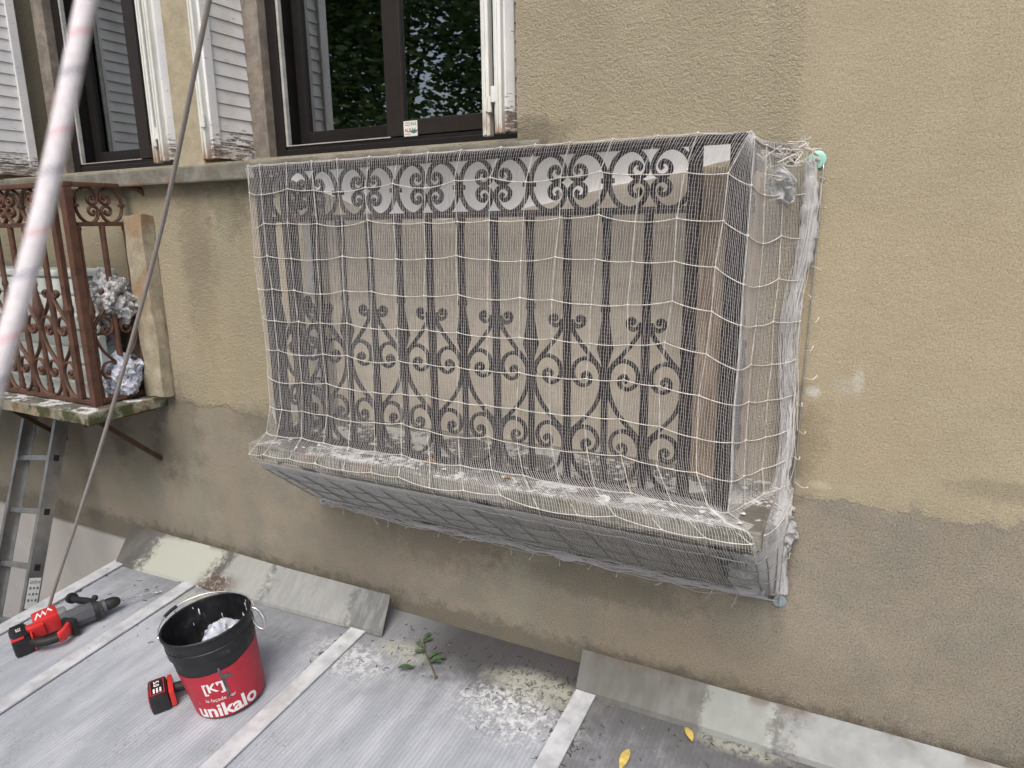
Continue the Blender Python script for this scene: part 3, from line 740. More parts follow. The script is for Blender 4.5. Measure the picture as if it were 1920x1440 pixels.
def make_balcony(label, xl, xr, mt, slab_m, ol=.1, orr=.1):
    t = thing('balcony', label, 'balcony', ((xl+xr)/2, 0, -.79))
    yf = -.30
    # slab
    s = MB(); bm = bmesh.new(); bmesh.ops.create_cube(bm, size=1)
    for q in bm.verts: q.co = Vector(((xl-ol+xr+orr)/2+q.co.x*(xr-xl+ol+orr), -.206+q.co.y*.408, -.8175+q.co.z*.055))
    bmesh.ops.subdivide_edges(bm, edges=[e for e in bm.edges if abs((e.verts[0].co-e.verts[1].co).x) > .5], cuts=60)
    bmesh.ops.bevel(bm, geom=bm.edges[:], offset=.004, segments=1, affect='EDGES')
    for q in bm.verts:
        q.co += Vector((0, mnoise.noise(q.co*9)*.006, mnoise.noise(q.co*11+Vector((5, 0, 0)))*.005)) if q.co.y < -.1 else Vector((0, 0, 0))
    s.bm(bm); o = s.build('slab', slab_m, t)
    for i, x in enumerate((xl+.02, (xl+xr)/2, xr-.02)):
        b = MB(); b.bar((x, -.30, -.862), (x, -.001, -1.14), .022, .022, (1, 0, 0), .002); b.bar((x, -.36, -.866), (x, -.002, -.866), .022, .011, (1, 0, 0)); b.build('bracket', M['rust_dark'], t)
    # rails: top hand rail, bottom bar
    tr = MB()
    tr.box((xl-.02, yf-.022, .196), (xr+.02, yf+.022, .218), .004)
    for x in (xl, xr): tr.box((x-.02, yf+.0225, .1965), (x+.02, -.03, .2175), .004)
    tr.tube(smoothpts([(xr, -.032, .205), (xr+.03, -.03, .207), (xr+.08, -.015, .195), (xr+.10, .012, .165)], 5), .013, 8)
    tr.build('top_rail', mt, t, 40)
    bb = MB(); bb.box((xl, yf-.011, -.784), (xr, yf+.011, -.766), .002)
    for x in (xl, xr): bb.box((x-.010, yf+.012, -.7835), (x+.010, -.002, -.7665), .002)
    bb.build('bottom_rail', mt, t)
    for x in (xl, xr):
        p = MB(); p.box((x-.019, yf-.019, -.795), (x+.019, yf+.019, .1955), .003); p.build('post', mt, t)
    for x in (xl+.108, xr-.108):
        p = MB(); p.box((x-.017, yf-.012, -.7655), (x+.017, yf+.012, .1955), .002); p.lathe([(.012, -.22), (.017, -.228), (.017, -.24), (.012, -.25), (.012, -.28), (.023, -.345), (.014, -.39)], 10, Matrix.Translation((x, yf, 0))); p.build('post', mt, t)
    per = (xr-xl-.216)/6
    iron_panel(t, mt, xl, yf, (1, 0), (0, 1, 0), 6, per, .108, .108)
    for x in (xl, xr):
        iron_panel(t, mt, x, yf+.018, (0, 1), (1, 0, 0), 1, .225, .012, .0, False)
    return t
make_balcony('dark iron balcony of scrolls and hearts wrapped in white netting on the wall', -1.99, -.335, M['iron'], M['slab'], .038, .128)
make_balcony('rusty brown iron balcony of scrolls on a mossy slab, at the left edge', -4.83, -3.165, M['rust'], M['slab_moss'], .12, .09)

# casing boards standing against the wall beside each balcony
def casing(x0, x1, z0, z1, mt, name, label, cat, seed):
    q = MB(); bm = bmesh.new(); bmesh.ops.create_cube(bm, size=1)
    for p in bm.verts: p.co = Vector(((x0+x1)/2+p.co.x*(x1-x0), -.034+p.co.y*.062, (z0+z1)/2+p.co.z*(z1-z0)))
    bmesh.ops.subdivide_edges(bm, edges=bm.edges[:], cuts=9, use_grid_fill=True)
    for p in bm.verts:
        if p.co.y < -.01: p.co += Vector((mnoise.noise(p.co*14+Vector((seed, 0, 0)))*.010, mnoise.noise(p.co*11+Vector((0, seed, 0)))*.012, mnoise.noise(p.co*20)*.012))
    q.bm(bm); return tag(q.build(name, mt, None, 40), label, cat)
casing(-.49, -.31, -.788, .14, M['wood'], 'wooden_board', 'weathered bare wood board standing behind the netting at its right end', 'board', 1)
casing(-3.14, -3.015, -.785, .07, M['plaster'], 'casing_board', 'flaking cream board standing against the wall beside the rusty balcony', 'board', 4)

# ------------------------------------------------------------------ pigeon net
net = thing('pigeon_net', 'fine white pigeon netting with a coarse knotted cord grid draped over the middle balcony', 'net', (-1.15, -.3, -.8))
LF = 1.64; LS = .46
# level keys: s(m), z, y_front, x_left, x_corner, side mid (x,y), wall end (x,y), side drop
KEY = [
    (0.00, .226, -.300, -2.03, -.305, (-.27, -.17), (-.20, -.02), .02),
    (0.025, .222, -.331, -2.03, -.312, (-.27, -.17), (-.20, -.02), .04),
    (0.10, .155, -.330, -2.02, -.350, (-.275, -.18), (-.192, -.02), .06),
    (0.50, -.25, -.332, -2.01, -.385, (-.275, -.18), (-.19, -.02), .07),
    (0.88, -.63, -.336, -2.01, -.395, (-.27, -.19), (-.19, -.02), .05),
    (1.00, -.745, -.345, -2.02, -.370, (-.25, -.20), (-.185, -.02), .03),
    (1.07, -.775, -.40, -2.03, -.29, (-.20, -.22), (-.175, -.02), .02),
    (1.11, -.784, -.424, -2.045, -.225, (-.185, -.24), (-.17, -.02), .01),
    (1.165, -.850, -.424, -2.045, -.215, (-.18, -.25), (-.17, -.02), .0),
    (1.28, -.905, -.345, -2.055, -.22, (-.185, -.22), (-.17, -.02), .0),
    (1.62, -1.14, -.045, -2.09, -.235, (-.20, -.06), (-.185, -.015), .0),
    (1.66, -1.17, -.014, -2.095, -.235, (-.21, -.012), (-.19, -.01), .0)]
SMAX = KEY[-1][0]
def key(s):
    s = max(0, min(SMAX, s))
    for i in range(len(KEY)-1):
        if s <= KEY[i+1][0]: break
    a, b = KEY[i], KEY[i+1]; t = (s-a[0])/(b[0]-a[0])
    L = lambda p, q: p+(q-p)*t
    return [L(a[1], b[1]), L(a[2], b[2]), L(a[3], b[3]), L(a[4], b[4]), (L(a[5][0], b[5][0]), L(a[5][1], b[5][1])), (L(a[6][0], b[6][0]), L(a[6][1], b[6][1])), L(a[7], b[7])]
def NS(u, s):
    """the net: u metres along the front and round the right-hand corner, s metres down from the hand rail"""
    z, yf, xl, xc, sm, we, dr = key(s)
    # slack: folds that gather near the bottom
    wob = .010*mnoise.noise(Vector((u*3.1, s*2.0, 1.7))) + .008*mnoise.noise(Vector((u*9, s*3.5, 4.1)))*min(1, s*1.2)
    bil = .012*mnoise.noise(Vector((u*4.3, s*3.1, 8.2)))*math.sin(min(1, s/.9)*PI*.95) if s < .9 else .006*mnoise.noise(Vector((u*6, s*6, 8.2)))
    if u <= LF:
        t = u/LF; x = xl+(xc-xl)*t
        y = yf; 
        r = .05      # soften the turn
        zz = z
        if t > .93 and s < 1.05: zz -= dr*.25*((t-.93)/.07)
    else:
        t = min(1, (u-LF)/LS)
        # quadratic corner -> wall
        a, b, c = Vector((xc, yf)), Vector(sm), Vector(we)
        k1 = min(1, max(0, (1.12-s)/.1)); post = Vector((-.300, yf+.004)) if k1 > 0 else a
        ctrl = 2*b-.5*(a+c); t0 = .22*k1
        if t < t0: q = a.lerp(a.lerp(post, k1), t/t0)
        else:
            a = a.lerp(post, k1); tt = (t-t0)/(1-t0); ctrl = ctrl.lerp(Vector((-.285, -.16)), k1)
            q = a*(1-tt)**2+ctrl*2*tt*(1-tt)+c*tt*tt
        x, y = q.x, q.y; zz = z-dr*(.25+.75*min(1, t*2.6))
        bil *= .8
    return Vector((x+wob*min(1, .15+s*4), y-abs(bil)*.8-.001, zz))
# fine weave
th = MB(); NV = 286; SS = 96
def thread(path, r):
    k = len(path); vs_ = []
    for i, p in enumerate(path):
        d = path[min(i+1, k-1)]-path[max(i-1, 0)]
        u_, q_ = frame_from(d)
        for j in range(3):
            a = 2*PI*j/3; vs_.append(p+u_*(r(i)*math.cos(a))+q_*(r(i)*math.sin(a)))
    th.add(vs_, [(i*3+j, i*3+(j+1) % 3, (i+1)*3+(j+1) % 3, (i+1)*3+j) for i in range(k-1) for j in range(3)])
for i in range(NV):
    u_ = (LF+LS)*i/(NV-1)+rnd.uniform(-.0012, .0012)
    s1 = SMAX
    ph = rnd.uniform(0, 6)
    thread([NS(u_+.0009*math.sin(ph+k*1.7), s1*k/SS) for k in range(SS+1)], lambda i: .00056 if i < 69 else .00125)
NH = 150
for j in range(NH):
    s_ = .004+(SMAX-.008)*j/(NH-1); KU = 150
    thread([NS((LF+LS)*k/KU, s_+.0011*((k % 2)*2-1)) for k in range(KU+1)], lambda i: .00014)
th.build('netting', M['net'], net, fix=False)
# knotted cord grid
gr = MB(); grd = MB()
cell = .1125; rows = [.012+.1125*j for j in range(15)]; cols = [LF-.0-cell*i for i in range(15)]+[LF+cell*(i+1) for i in range(4)]
cols = sorted(c for c in cols if c > .0); cols = [.004]+cols if cols[0] > .03 else cols
nodes = {}
for i, u_ in enumerate(cols):
    for j, s_ in enumerate(rows):
        p = NS(u_+rnd.uniform(-.006, .006), min(SMAX-.004, s_+rnd.uniform(-.006, .006)+.006*math.sin(i*1.9+j*.7)))
        z, yf, *_ = key(s_)
        nodes[i, j] = p+(Vector((0, -.004, 0)) if s_ < 1.2 else Vector((0, -.003, -.006)))
def cordline(mb, a, b, r, sag):
    P = []
    for k in range(7):
        t = k/6; q = a.lerp(b, t); q = q+Vector((0, -.001, -sag*4*t*(1-t))); P.append(q)
    mb.tube(P, r, 6)
ni, nj = len(cols), len(rows)
for i in range(ni):
    for j in range(nj):
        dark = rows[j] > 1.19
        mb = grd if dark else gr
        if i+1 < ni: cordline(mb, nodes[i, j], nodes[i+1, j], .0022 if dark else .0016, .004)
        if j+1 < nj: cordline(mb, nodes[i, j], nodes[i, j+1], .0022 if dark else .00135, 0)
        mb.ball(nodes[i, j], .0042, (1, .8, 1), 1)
gr.build('cord_grid', M['cord'], net, 60, fix=False); tag(grd.build('cord_grid', M['cord_shaded'], net, 60, fix=False), 'cord grid under the slab, shade painted into its colour')
# net sagging over the top of the balcony, seen from below
tp = MB(); NXs, NYs = 70, 14
vs_ = []
for i in range(NXs+1):
    t = i/NXs; x = -2.0+1.66*t
    tabx = ((-2.0, .02), (-1.86, .075), (-1.62, .165), (-1.35, .185), (-1.1, .170), (-.8, .115), (-.5, .06), (-.33, .03))
    for (xa_, da_), (xb_, db_) in zip(tabx, tabx[1:]):
        if xa_ <= x <= xb_+1e-6: dip = da_+(db_-da_)*(x-xa_)/(xb_-xa_)
    for j in range(NYs+1):
        q = j/NYs; y = -.285+.265*q
        z = .212-dip*math.sin(PI*q*.82)
        z += .006*mnoise.noise(Vector((x*5, q*2, 3)))+.004*mnoise.noise(Vector((x*17, q*3, 9)))
        vs_.append((x, y, z))
tp.add(vs_, [(i*(NYs+1)+j, (i+1)*(NYs+1)+j, (i+1)*(NYs+1)+j+1, i*(NYs+1)+j+1) for i in range(NXs) for j in range(NYs)])
o = tp.build('sagging_top', M['sagnet'], net, True, fix=False)
o['label'] = 'bright white net sagging behind the top scrolls'

def strip_cloth(name, pathfun, nu, nv, mt, parent, label=None, th_=.0015, amp=.012, sc=14, seed=0):
    q = MB(); vs_ = []
    for i in range(nu+1):
        for j in range(nv+1):
            p = Vector(pathfun(i/nu, j/nv)); p0 = p.copy()
            for (f_, a_) in ((1, 1), (2.3, .55), (5.1, .3)): p += Vector((mnoise.noise(p0*sc*f_+Vector((seed, 0, 0))), mnoise.noise(p0*sc*f_+Vector((0, seed, 7))), .6*mnoise.noise(p0*sc*f_+Vector((3, 3, seed)))))*amp*a_
            vs_.append(p)
    q.add(vs_, [(i*(nv+1)+j, (i+1)*(nv+1)+j, (i+1)*(nv+1)+j+1, i*(nv+1)+j+1) for i in range(nu) for j in range(nv)])
    o = q.build(name, mt, parent, True, fix=False)
    if label: o['label'] = label
    return o
# rolled selvedge down the wall on the right: hundreds of gathered threads round a thin crumpled core
def sel(u_, v_):
    z = .16-1.30*u_; a = (v_-.5)*PI*1.6
    wd = .017+.007*math.sin(u_*9)+.010*max(0, u_-.7)/.3+.008*mnoise.noise(Vector((u_*14, 1, 2)))
    return (-.190-.028*math.sin(u_*2.2)+.012*math.sin(u_*13)+.02*u_+math.sin(a)*wd, -.024-math.cos(a)*wd*.8, z)
strip_cloth('selvedge', sel, 200, 14, M['cloth'], net, 'pale bunched edge of the net down the wall', .001, .009, 22, 1)
sv = MB()
def fibre(mb, fun, n_, r):
    P = [Vector(fun(k/n_)) for k in range(n_+1)]; mb.tube(P, r, 4, caps=False)
for k in range(45):
    sd_ = rnd.uniform(0, 50); ox_ = rnd.gauss(0, .010); oy_ = abs(rnd.gauss(0, .010)); za = rnd.uniform(-.05, .6); zb_ = za+rnd.uniform(.3, .8)
    def fun(t, sd_=sd_, ox_=ox_, oy_=oy_, za=za, zb_=zb_):
        u_ = max(0, min(1, za+(zb_-za)*t)); b_ = sel(u_, .5)
        return (b_[0]+ox_*1.5+.016*mnoise.noise(Vector((u_*9, sd_, 0))), b_[1]-oy_*.5-.003+.008*mnoise.noise(Vector((u_*9, sd_, 5))), b_[2]+.0*t)
    fibre(sv, fun, 46, rnd.uniform(.0006, .0013))
sv.build('gathered_threads', M['net'], net, fix=False)
def bunch(cx, cy, cz, rx, ry, rz):
    def f(u_, v_):
        a = u_*2*PI; b = (v_-.5)*PI*.98
        return (cx+rx*math.cos(a)*math.cos(b), cy+ry*math.sin(a)*math.cos(b), cz+rz*math.sin(b))
    return f
strip_cloth('bunched_corner', bunch(-.275, -.055, -1.095, .070, .045, .055), 90, 50, M['cloth'], net, 'crumpled wad of net at the lower right corner', .0008, .038, 17, 2)
strip_cloth('bunched_corner', bunch(-.185, -.05, -.93, .022, .035, .10), 70, 50, M['cloth'], net, 'crumpled wad of net beside the slab end', .0008, .030, 20, 5)
strip_cloth('bunched_corner', bunch(-.250, -.10, .10, .030, .05, .050), 80, 50, M['cloth'], net, 'tied wad of net at the upper right corner', .0008, .035, 20, 9)
# bottom hem bulging along the wall
def hem(u_, v_):
    x = -2.08+1.86*u_; a = (v_-.5)*PI*1.5; wd = .001+.030*max(0, mnoise.noise(Vector((u_*9, 3, 1)))-.02)+.02*max(0, u_-.80)
    return (x, -.016-math.cos(a)*wd, -1.178+math.sin(a)*wd-.012*math.sin(u_*PI))
strip_cloth('hem', hem, 420, 12, M['cloth'], net, 'gathered lower hem of the net along the wall', .0008, .010, 24, 3)
hv = MB()
for k in range(70):
    sd_ = rnd.uniform(0, 50); oz_ = rnd.gauss(0, .007); oy_ = abs(rnd.gauss(0, .006)); ua = rnd.uniform(-.05, .85); ub = ua+rnd.uniform(.1, .35)
    def fun(t, sd_=sd_, oz_=oz_, oy_=oy_, ua=ua, ub=ub):
        u_ = max(0, min(1, ua+(ub-ua)*t)); x = -2.08+1.86*u_
        return (x, -.012-oy_-.012*abs(mnoise.noise(Vector((x*9, sd_, 5)))), -1.176+oz_-.012*math.sin(u_*PI)+.022*mnoise.noise(Vector((x*8, sd_, 0))))
    fibre(hv, fun, 40, rnd.uniform(.0006, .0013))
hv.build('gathered_threads', M['net'], net, fix=False)
# left-hand side of the net, seen from inside
for k, (yy, ww) in enumerate(((-.24, .035), (-.14, .022), (-.06, .04))):
    strip_cloth('side_fold', (lambda yy, ww: (lambda u_, v_: (-2.035-.06*u_*(u_ > .9)+.004*k, yy+ww*(v_-.5), .17-.93*u_)))(yy, ww), 60, 6, M['sagnet'], net, 'bright fold of net on the far side', .001, .012, 9, 4+k)
# tassels and loose tails
def tail(pts, r, knot=0):
    q = MB(); q.tube(pts, r, 5)
    if knot: q.ball(pts[-1], knot, sub=1)
    q.build('cord_tail', M['cord'], net, 60, fix=False)
for k in range(15):
    u_ = k/15; x = -.165+.012*math.sin(k*3.1)-.01*u_; z = .12-1.22*u_
    a = rnd.uniform(-1.3, .6); L = rnd.uniform(.010, .04)
    p0 = Vector((x, -.02, z)); p1 = p0+Vector((math.cos(a)*L, -.004, math.sin(a)*L)); p2 = p0+Vector((math.cos(a)*L*.5+.008, -.03, math.sin(a)*L*.4))
    tail(smoothpts([p0, p2, p1], 4), .0014, .0035)
for k in range(14):
    x = -2.0+1.75*(k+rnd.random())/14; p0 = Vector((x, -.03, -1.185)); p1 = p0+Vector((rnd.uniform(-.03, .03), -.01, -rnd.uniform(.015, .04)))
    tail([p0, p0.lerp(p1, .5)+Vector((.004, -.01, 0)), p1], .0013, .003)
for k in range(20):    # tangle at the upper right
    p = Vector((-.30+.11*rnd.random(), -.05-.12*rnd.random(), .12+.08*rnd.random()))
    tail(smoothpts([p+Vector((rnd.uniform(-.045, .045), rnd.uniform(-.04, .03), rnd.uniform(-.03, .03))) for _ in range(4)], 5), .0019)

# anchors and cables on the wall
def anchor(x, z, wm, label, tilt=0, R_=.021):
    t = thing('anchor_bolt', label, 'bolt', (x, -.006, z), 'anchor bolts holding the net')
    q = MB(); q.lathe([(.0, 0), (R_, 0), (R_, .003), (R_*.92, .0042), (R_*.45, .0045), (.006, .0045)], 28, Matrix.Translation((x, -.004, z)) @ Matrix.Rotation(R(90), 4, 'X') @ Matrix.Rotation(tilt, 4, 'Y'))
    q.build('washer', wm, t, 40)
    b = MB(); b.lathe([(.0055, .003), (.0085, .003), (.0085, .009), (.0045, .0095), (.004, .022), (0, .0225)], 6, Matrix.Translation((x, -.004, z)) @ Matrix.Rotation(R(90), 4, 'X') @ Matrix.Rotation(tilt, 4, 'Y'))
    b.build('nut', M['steel'], t, 20)
    return t
anchor(-.176, .168, M['washer_g'], 'anchor bolt with pale green washer at the upper right corner of the net', 0, .024)
anchor(-2.098, -1.178, M['washer_b'], 'anchor bolt with blue zinc washer under the left end of the net', .3, .018)
anchor(-1.205, -1.184, M['washer_b'], 'anchor bolt with blue zinc washer below the middle of the net', .1, .017)
anchor(-.185, -1.188, M['washer_b'], 'anchor bolt with blue zinc washer at the lower right corner of the net', .2, .021)
cb = MB(); cb.tube(smoothpts([(-2.098, -.012, -1.178), (-1.65, -.010, -1.196), (-1.205, -.012, -1.188), (-.7, -.010, -1.200), (-.185, -.012, -1.188)], 10), .0022, 6)
cb.tube(smoothpts([(-2.098, -.016, -1.170), (-1.7, -.014, -1.185), (-1.205, -.016, -1.180), (-.7, -.02, -1.190), (-.185, -.016, -1.184)], 10), .0018, 6)
tag(cb.build('steel_cable', M['steel'], None, True, fix=False), 'thin steel cable strung under the net between the lower anchor bolts', 'cable')
cb = MB(); cb.tube(smoothpts([(-.158, -.010, .155), (-.160, -.012, -.1), (-.166, -.010, -.5), (-.172, -.014, -.9), (-.185, -.012, -1.188)], 10), .0022, 6)
tag(cb.build('steel_cable', M['steel'], None, True, fix=False), 'thin steel cable down the wall beside the right edge of the net', 'cable')

# ------------------------------------------------------------------ litter on the balcony slab
fl = MB()
for k in range(130):
    x = rnd.uniform(-1.95, -.25); y = rnd.uniform(-.40, -.02); s_ = rnd.uniform(.003, .012)
    a = rnd.uniform(0, 6); n_ = 5
    fl.add([(x+s_*math.cos(a+i*6.28/n_)*rnd.uniform(.6, 1.2), y+s_*math.sin(a+i*6.28/n_), -.784+rnd.uniform(0, .006)) for i in range(n_)]+[(x, y, -.779)], [(i, (i+1) % n_, n_) for i in range(n_)])
tag(fl.build('dropping_flakes', M['chalk'], fix=False), 'scattered white flakes and droppings on the netted balcony slab', 'droppings', kind='stuff')

for k, (x, y, a, L, lb_) in enumerate(((-1.30, -.36, .6, .05, 'curled brown leaf on the netted slab, under the middle of the railing'), (-.62, -.22, 2.1, .06, 'curled brown leaf on the netted slab, inside near the right post'), (-.95, -.37, 3.6, .045, 'small brown leaf on the netted slab edge, right of its middle'))):
    q = MB(); dL = Vector((math.cos(a), math.sin(a), 0)); sL = Vector((-dL.y, dL.x, 0)); vs2 = []
    for i in range(7):
        t = i/6; ww = L*.3*math.sin(PI*min(1, t+.06))
        for j in (-1, 0, 1): vs2.append(Vector((x, y, -.782))+dL*L*t+sL*ww*j+Vector((0, 0, abs(j)*ww*.7+.012*math.sin(t*3))))
    q.add(vs2, [(i*3+j, i*3+j+1, i*3+j+4, i*3+j+3) for i in range(6) for j in range(2)])
    tag(q.build('dead_leaf', M['leaf_b'], None, True), lb_, 'leaf')

# ------------------------------------------------------------------ things stored on the left balcony
cr = thing('plastic_box', 'white ribbed plastic box stored behind the rusty railing', 'box', (-3.75, -.14, -.785))
q = MB()
z = -.783
for k in range(7):
    h = .083; q.box((-4.35, -.235+.004*(k % 2), z), (-3.30, -.05, z+h-.006), .008); q.box((-4.342, -.228, z+h-.0055), (-3.308, -.057, z+h-.0003)); z += h
ribm = simple('pale_plastic', (.58, .64, .62), .4, .4, 0, .08, 9)
q.build('body', ribm, cr)
q = MB(); q.box((-4.37, -.245, z), (-3.28, -.045, z+.03), .008); q.build('lid', ribm, cr)
for k in range(2):
    q = MB(); q.box((-3.275+.02*k, -.25+.05*k, -.783), (-3.262+.02*k, -.215+.05*k, -.48), .003)
    tag(q.build('plastic_slat', ribm), ('white plastic plank standing upright by the corner post of the rusty railing', 'second white plastic plank, set behind the upright one at the corner post')[k], 'slat')  # loose slats of white plastic stood on end
foil = NM('silver_film', .35, .5, .0); fz = foil.noise(30, 8, .7); foil.color(foil.mix(foil.rng(fz, .42, .58), (.20, .195, .19), (.72, .73, .74))); foil.bump(fz, 1, .02)
def crumple(name, c, r, sq, seed, mt, label, cat):
    q = MB(); q.ball(c, r, sq, 5, .34, 6.5, seed); q.v = [tuple(Vector(p)+Vector((mnoise.noise(Vector(p)*60), mnoise.noise(Vector(p)*60+Vector((9, 0, 0))), mnoise.noise(Vector(p)*60+Vector((0, 9, 0)))))*.009) for p in q.v]; return tag(q.build(name, mt, None, 30), label, cat)
crumple('crumpled_sheet', (-3.22, -.13, -.31), .098, (1.1, .9, 1.2), 3, foil.m, 'crumpled silvery plastic sheet wedged high behind the rusty side railing', 'plastic sheet')
crumple('crumpled_sheet', (-3.31, -.16, -.42), .075, (.7, .9, 1.5), 11, foil.m, 'crumpled silvery plastic sheet hanging lower, next to the corner post', 'plastic sheet')
crumple('plastic_bag', (-3.20, -.14, -.68), .095, (1.0, .9, 1.1), 21, M['bag'], 'whitish plastic bag slumped at the bottom of the rusty side railing', 'bag')

# ------------------------------------------------------------------ ladder
lad = thing('ladder', 'grey aluminium ladder leaning on the wall below the rusty balcony', 'ladder', (-4.0, -1.55, -4.6))
lp = Vector((-4.133, -.089, -.952)); ld = Vector((.143, -math.sin(.407), -math.cos(.407))).normalized(); wx = Vector((.33, 0, .0472)); wd = wx.normalized(); nl = ld.cross(wd).normalized()
if nl.y > 0: nl = -nl
Llen = (4.6-.952)/-ld.z
for sg in (0, 1):
    a = lp+wx*sg; b = a+ld*Llen
    q = MB(); 
    q.obox((a+b)/2, (ld, wd, nl), (Llen/2, .003, .033)); 
    for f_ in (-1, 1): q.obox((a+b)/2+nl*f_*.034+wd*(.009 if sg == 0 else -.009)*1.0, (ld, wd, nl), (Llen/2, .0125, .0015))
    q.build('rail', M['ladder'], lad)
    for k in range(1, 13):
        h = MB(); c = a+ld*.28*k+wd*(.0035 if sg else -.0035); h.obox(c, (ld, wd, nl), (.016, .0014, .014), .001); h.build('rung_end', M['black_rub'], lad)
for k in range(1, 13):
    a = lp+ld*.28*k+wd*.004; b = a+wx-wd*.008
    q = MB(); q.bar(a, b, .028, .028, nl, .004); q.build('rung', M['ladder'], lad)
c = lp+wx+ld*(.28*3.45)+wd*.0042
q = MB(); q.obox(c, (ld, wd, nl), (.075, .0006, .028)); st = q.build('sticker', M['sticker'], lad); st['label'] = 'pale warning sticker with small dark pictograms'
ik = MB()
for r_ in range(4):
    for k in range(3):
        cc = c+wd*.0012+ld*(-.055+.03*r_)+nl*(-.017+.017*k)
        if r_ == 0: ik.tube([cc+ld*math.cos(a_)*.007+nl*math.sin(a_)*.006 for a_ in [i*2*PI/(3 if k == 0 else 10) for i in range(3 if k == 0 else 10)]], .0013, 4, closed=True)
        else: ik.obox(cc, (ld, wd, nl), (.004+.002*((r_+k) % 2), .0004, .004))
ik.build('pictograms', M['ink_blue'], st, fix=False)

# ------------------------------------------------------------------ ropes
def rope(name, pts, r, mt, label, cat, n=24, per=40):
    P = smoothpts(pts, per); q = MB(); q.tube(P, r, n, caps=False)
    o = q.build(name, mt, None, True, fix=False); me = o.data
    uv = me.uv_layers.new(name='UVMap'); acc = [0]
    for i in range(1, len(P)): acc.append(acc[-1]+(P[i]-P[i-1]).length)
    dat = []
    for fi, pl in enumerate(me.polygons):
        i, j = divmod(fi, n)
        for (ii, jj) in ((i, j), (i, j+1), (i+1, j+1), (i+1, j)): dat += [jj/n, acc[ii]]
    uv.data.foreach_set('uv', dat)
    return tag(o, label, cat)
def at_depth(px, py, d):     # a point at distance d along the view through a photo pixel (1920 x 1440), used once to place the hanging ropes
    v = right*((px-960)/1308)+dwn*((py-720)/1308)+fwd; return Vector((0, -2.2, 0))+v*d
rope('thick_rope', [at_depth(192, -150, .36), at_depth(162, 0, .35), at_depth(84, 380, .335), at_depth(-4, 700, .32), at_depth(-110, 1050, .31)], .0046, M['rope'],
     'thick white braided rope with dark and red flecks hanging close in the foreground', 'rope', 28, 40)
rope('thin_rope', [at_depth(405, -60, 1.75), at_depth(388, 20, 1.8), at_depth(300, 440, 2.2), at_depth(212, 760, 2.55), at_depth(150, 960, 2.75), at_depth(96, 1125, 3.05), at_depth(60, 1260, 3.3)], .0068, M['rope2'],
     'thin grey rope hanging diagonally in front of the pier and the rusty balcony', 'rope', 12, 20)

# ------------------------------------------------------------------ bucket
def base_frame(loc, zaxis, xdir):
    zaxis = Vector(zaxis).normalized(); x = Vector(xdir); x = (x-zaxis*x.dot(zaxis)).normalized(); y = zaxis.cross(x)
    mm = Matrix((x, y, zaxis)).transposed().to_4x4(); mm.translation = Vector(loc); return mm
bk = thing('bucket', 'black and red plaster bucket with white lettering standing on the veranda roof', 'bucket')
bk.matrix_world = base_frame((-2.005, -.66, roof_z(-.66)+.001), (-.10, -.13, 1), (math.cos(R(-46)), math.sin(R(-46)), 0))
bk.rotation_mode = 'QUATERNION'
H, RB, RT = .335, .123, .154
def rb(z): return RB+(RT-.008-RB)*z/.25
q = MB(); q.lathe([(0, .004), (RB-.006, .004), (RB-.003, 0), (RB, .004), (rb(.25), .25), (rb(.25)+.006, .252), (rb(.25)+.0075, .285), (RT-.003, .287), (RT-.002, .292), (RT, .326), (RT+.004, .329), (RT+.004, .335), (RT, .338), (RT-.004, .335), (RT-.006, .30), (RB-.004, .012), (0, .011)], 72)
q.build('shell', M['bucket'], bk, 35, local=True)
lb = MB(); prof = []
n_ = 90
for i in range(n_+1):
    a = 2*PI*i/n_
    top = .197+.004*math.sin(a*2)+.03*max(0, math.sin(a-.5))
    for z in (.006, .05, .1, .15, top): lb.v.append(((rb(z)+.0009)*math.cos(a), (rb(z)+.0009)*math.sin(a), z))
lb.f = [(i*5+j, (i+1)*5+j, (i+1)*5+j+1, i*5+j+1) for i in range(n_) for j in range(4)]
lab = lb.build('label', M['label_red'], bk, True, local=True); lab['label'] = 'red printed band round the lower bucket'
def wrap(mb, a0, z0, off=.0018, shear=0.):
    def f(p):
        z = z0+p.y; r_ = rb(z)+off; a = a0+p.x/r_; return Vector((r_*math.cos(a), r_*math.sin(a), z+p.x*shear))
    return mb.move(f)
wrap(text_mb('unikalo', .076, .0022, .004), .06, .037).build('lettering', M['white_ink'], lab, fix=False, local=True)
wrap(text_mb("[K']", .052, .0014, .004), -.10, .138).build('lettering', M['white_ink'], lab, fix=False, local=True)
wrap(text_mb('la fa\u00e7ade par', .021, 0, .004), -.02, .086).build('lettering', M['white_ink'], lab, fix=False, local=True)
sm = MB()
for (a, z0, z1, w_) in ((.22, .075, .215, .006), (.30, .16, .175, .018), (.33, .165, .18, .012)):
    pts = []
    for i in range(9):
        t = i/8; z = z0+(z1-z0)*t; ww = w_*(.5+.8*mnoise.noise(Vector((t*4, a*9, 1)))**2+.4*math.sin(PI*t)); aa = a+.04*mnoise.noise(Vector((t*3, a, 2)))-.06*t
        pts.append((aa, z, ww))
    k = len(sm.v)
    for aa, z, ww in pts:
        for sgn in (-1, 1): r_ = rb(z)+.0026; sm.v.append((r_*math.cos(aa+sgn*ww/r_), r_*math.sin(aa+sgn*ww/r_), z))
    sm.f += [(k+2*i, k+2*i+1, k+2*i+3, k+2*i+2) for i in range(8)]
tag(sm.build('dried_smear', simple('grey_smear', (.10, .095, .10), .8, .2, 0, .4, 60), lab, local=True, fix=False), 'grey dried plaster run across the lettering')
sp = MB()
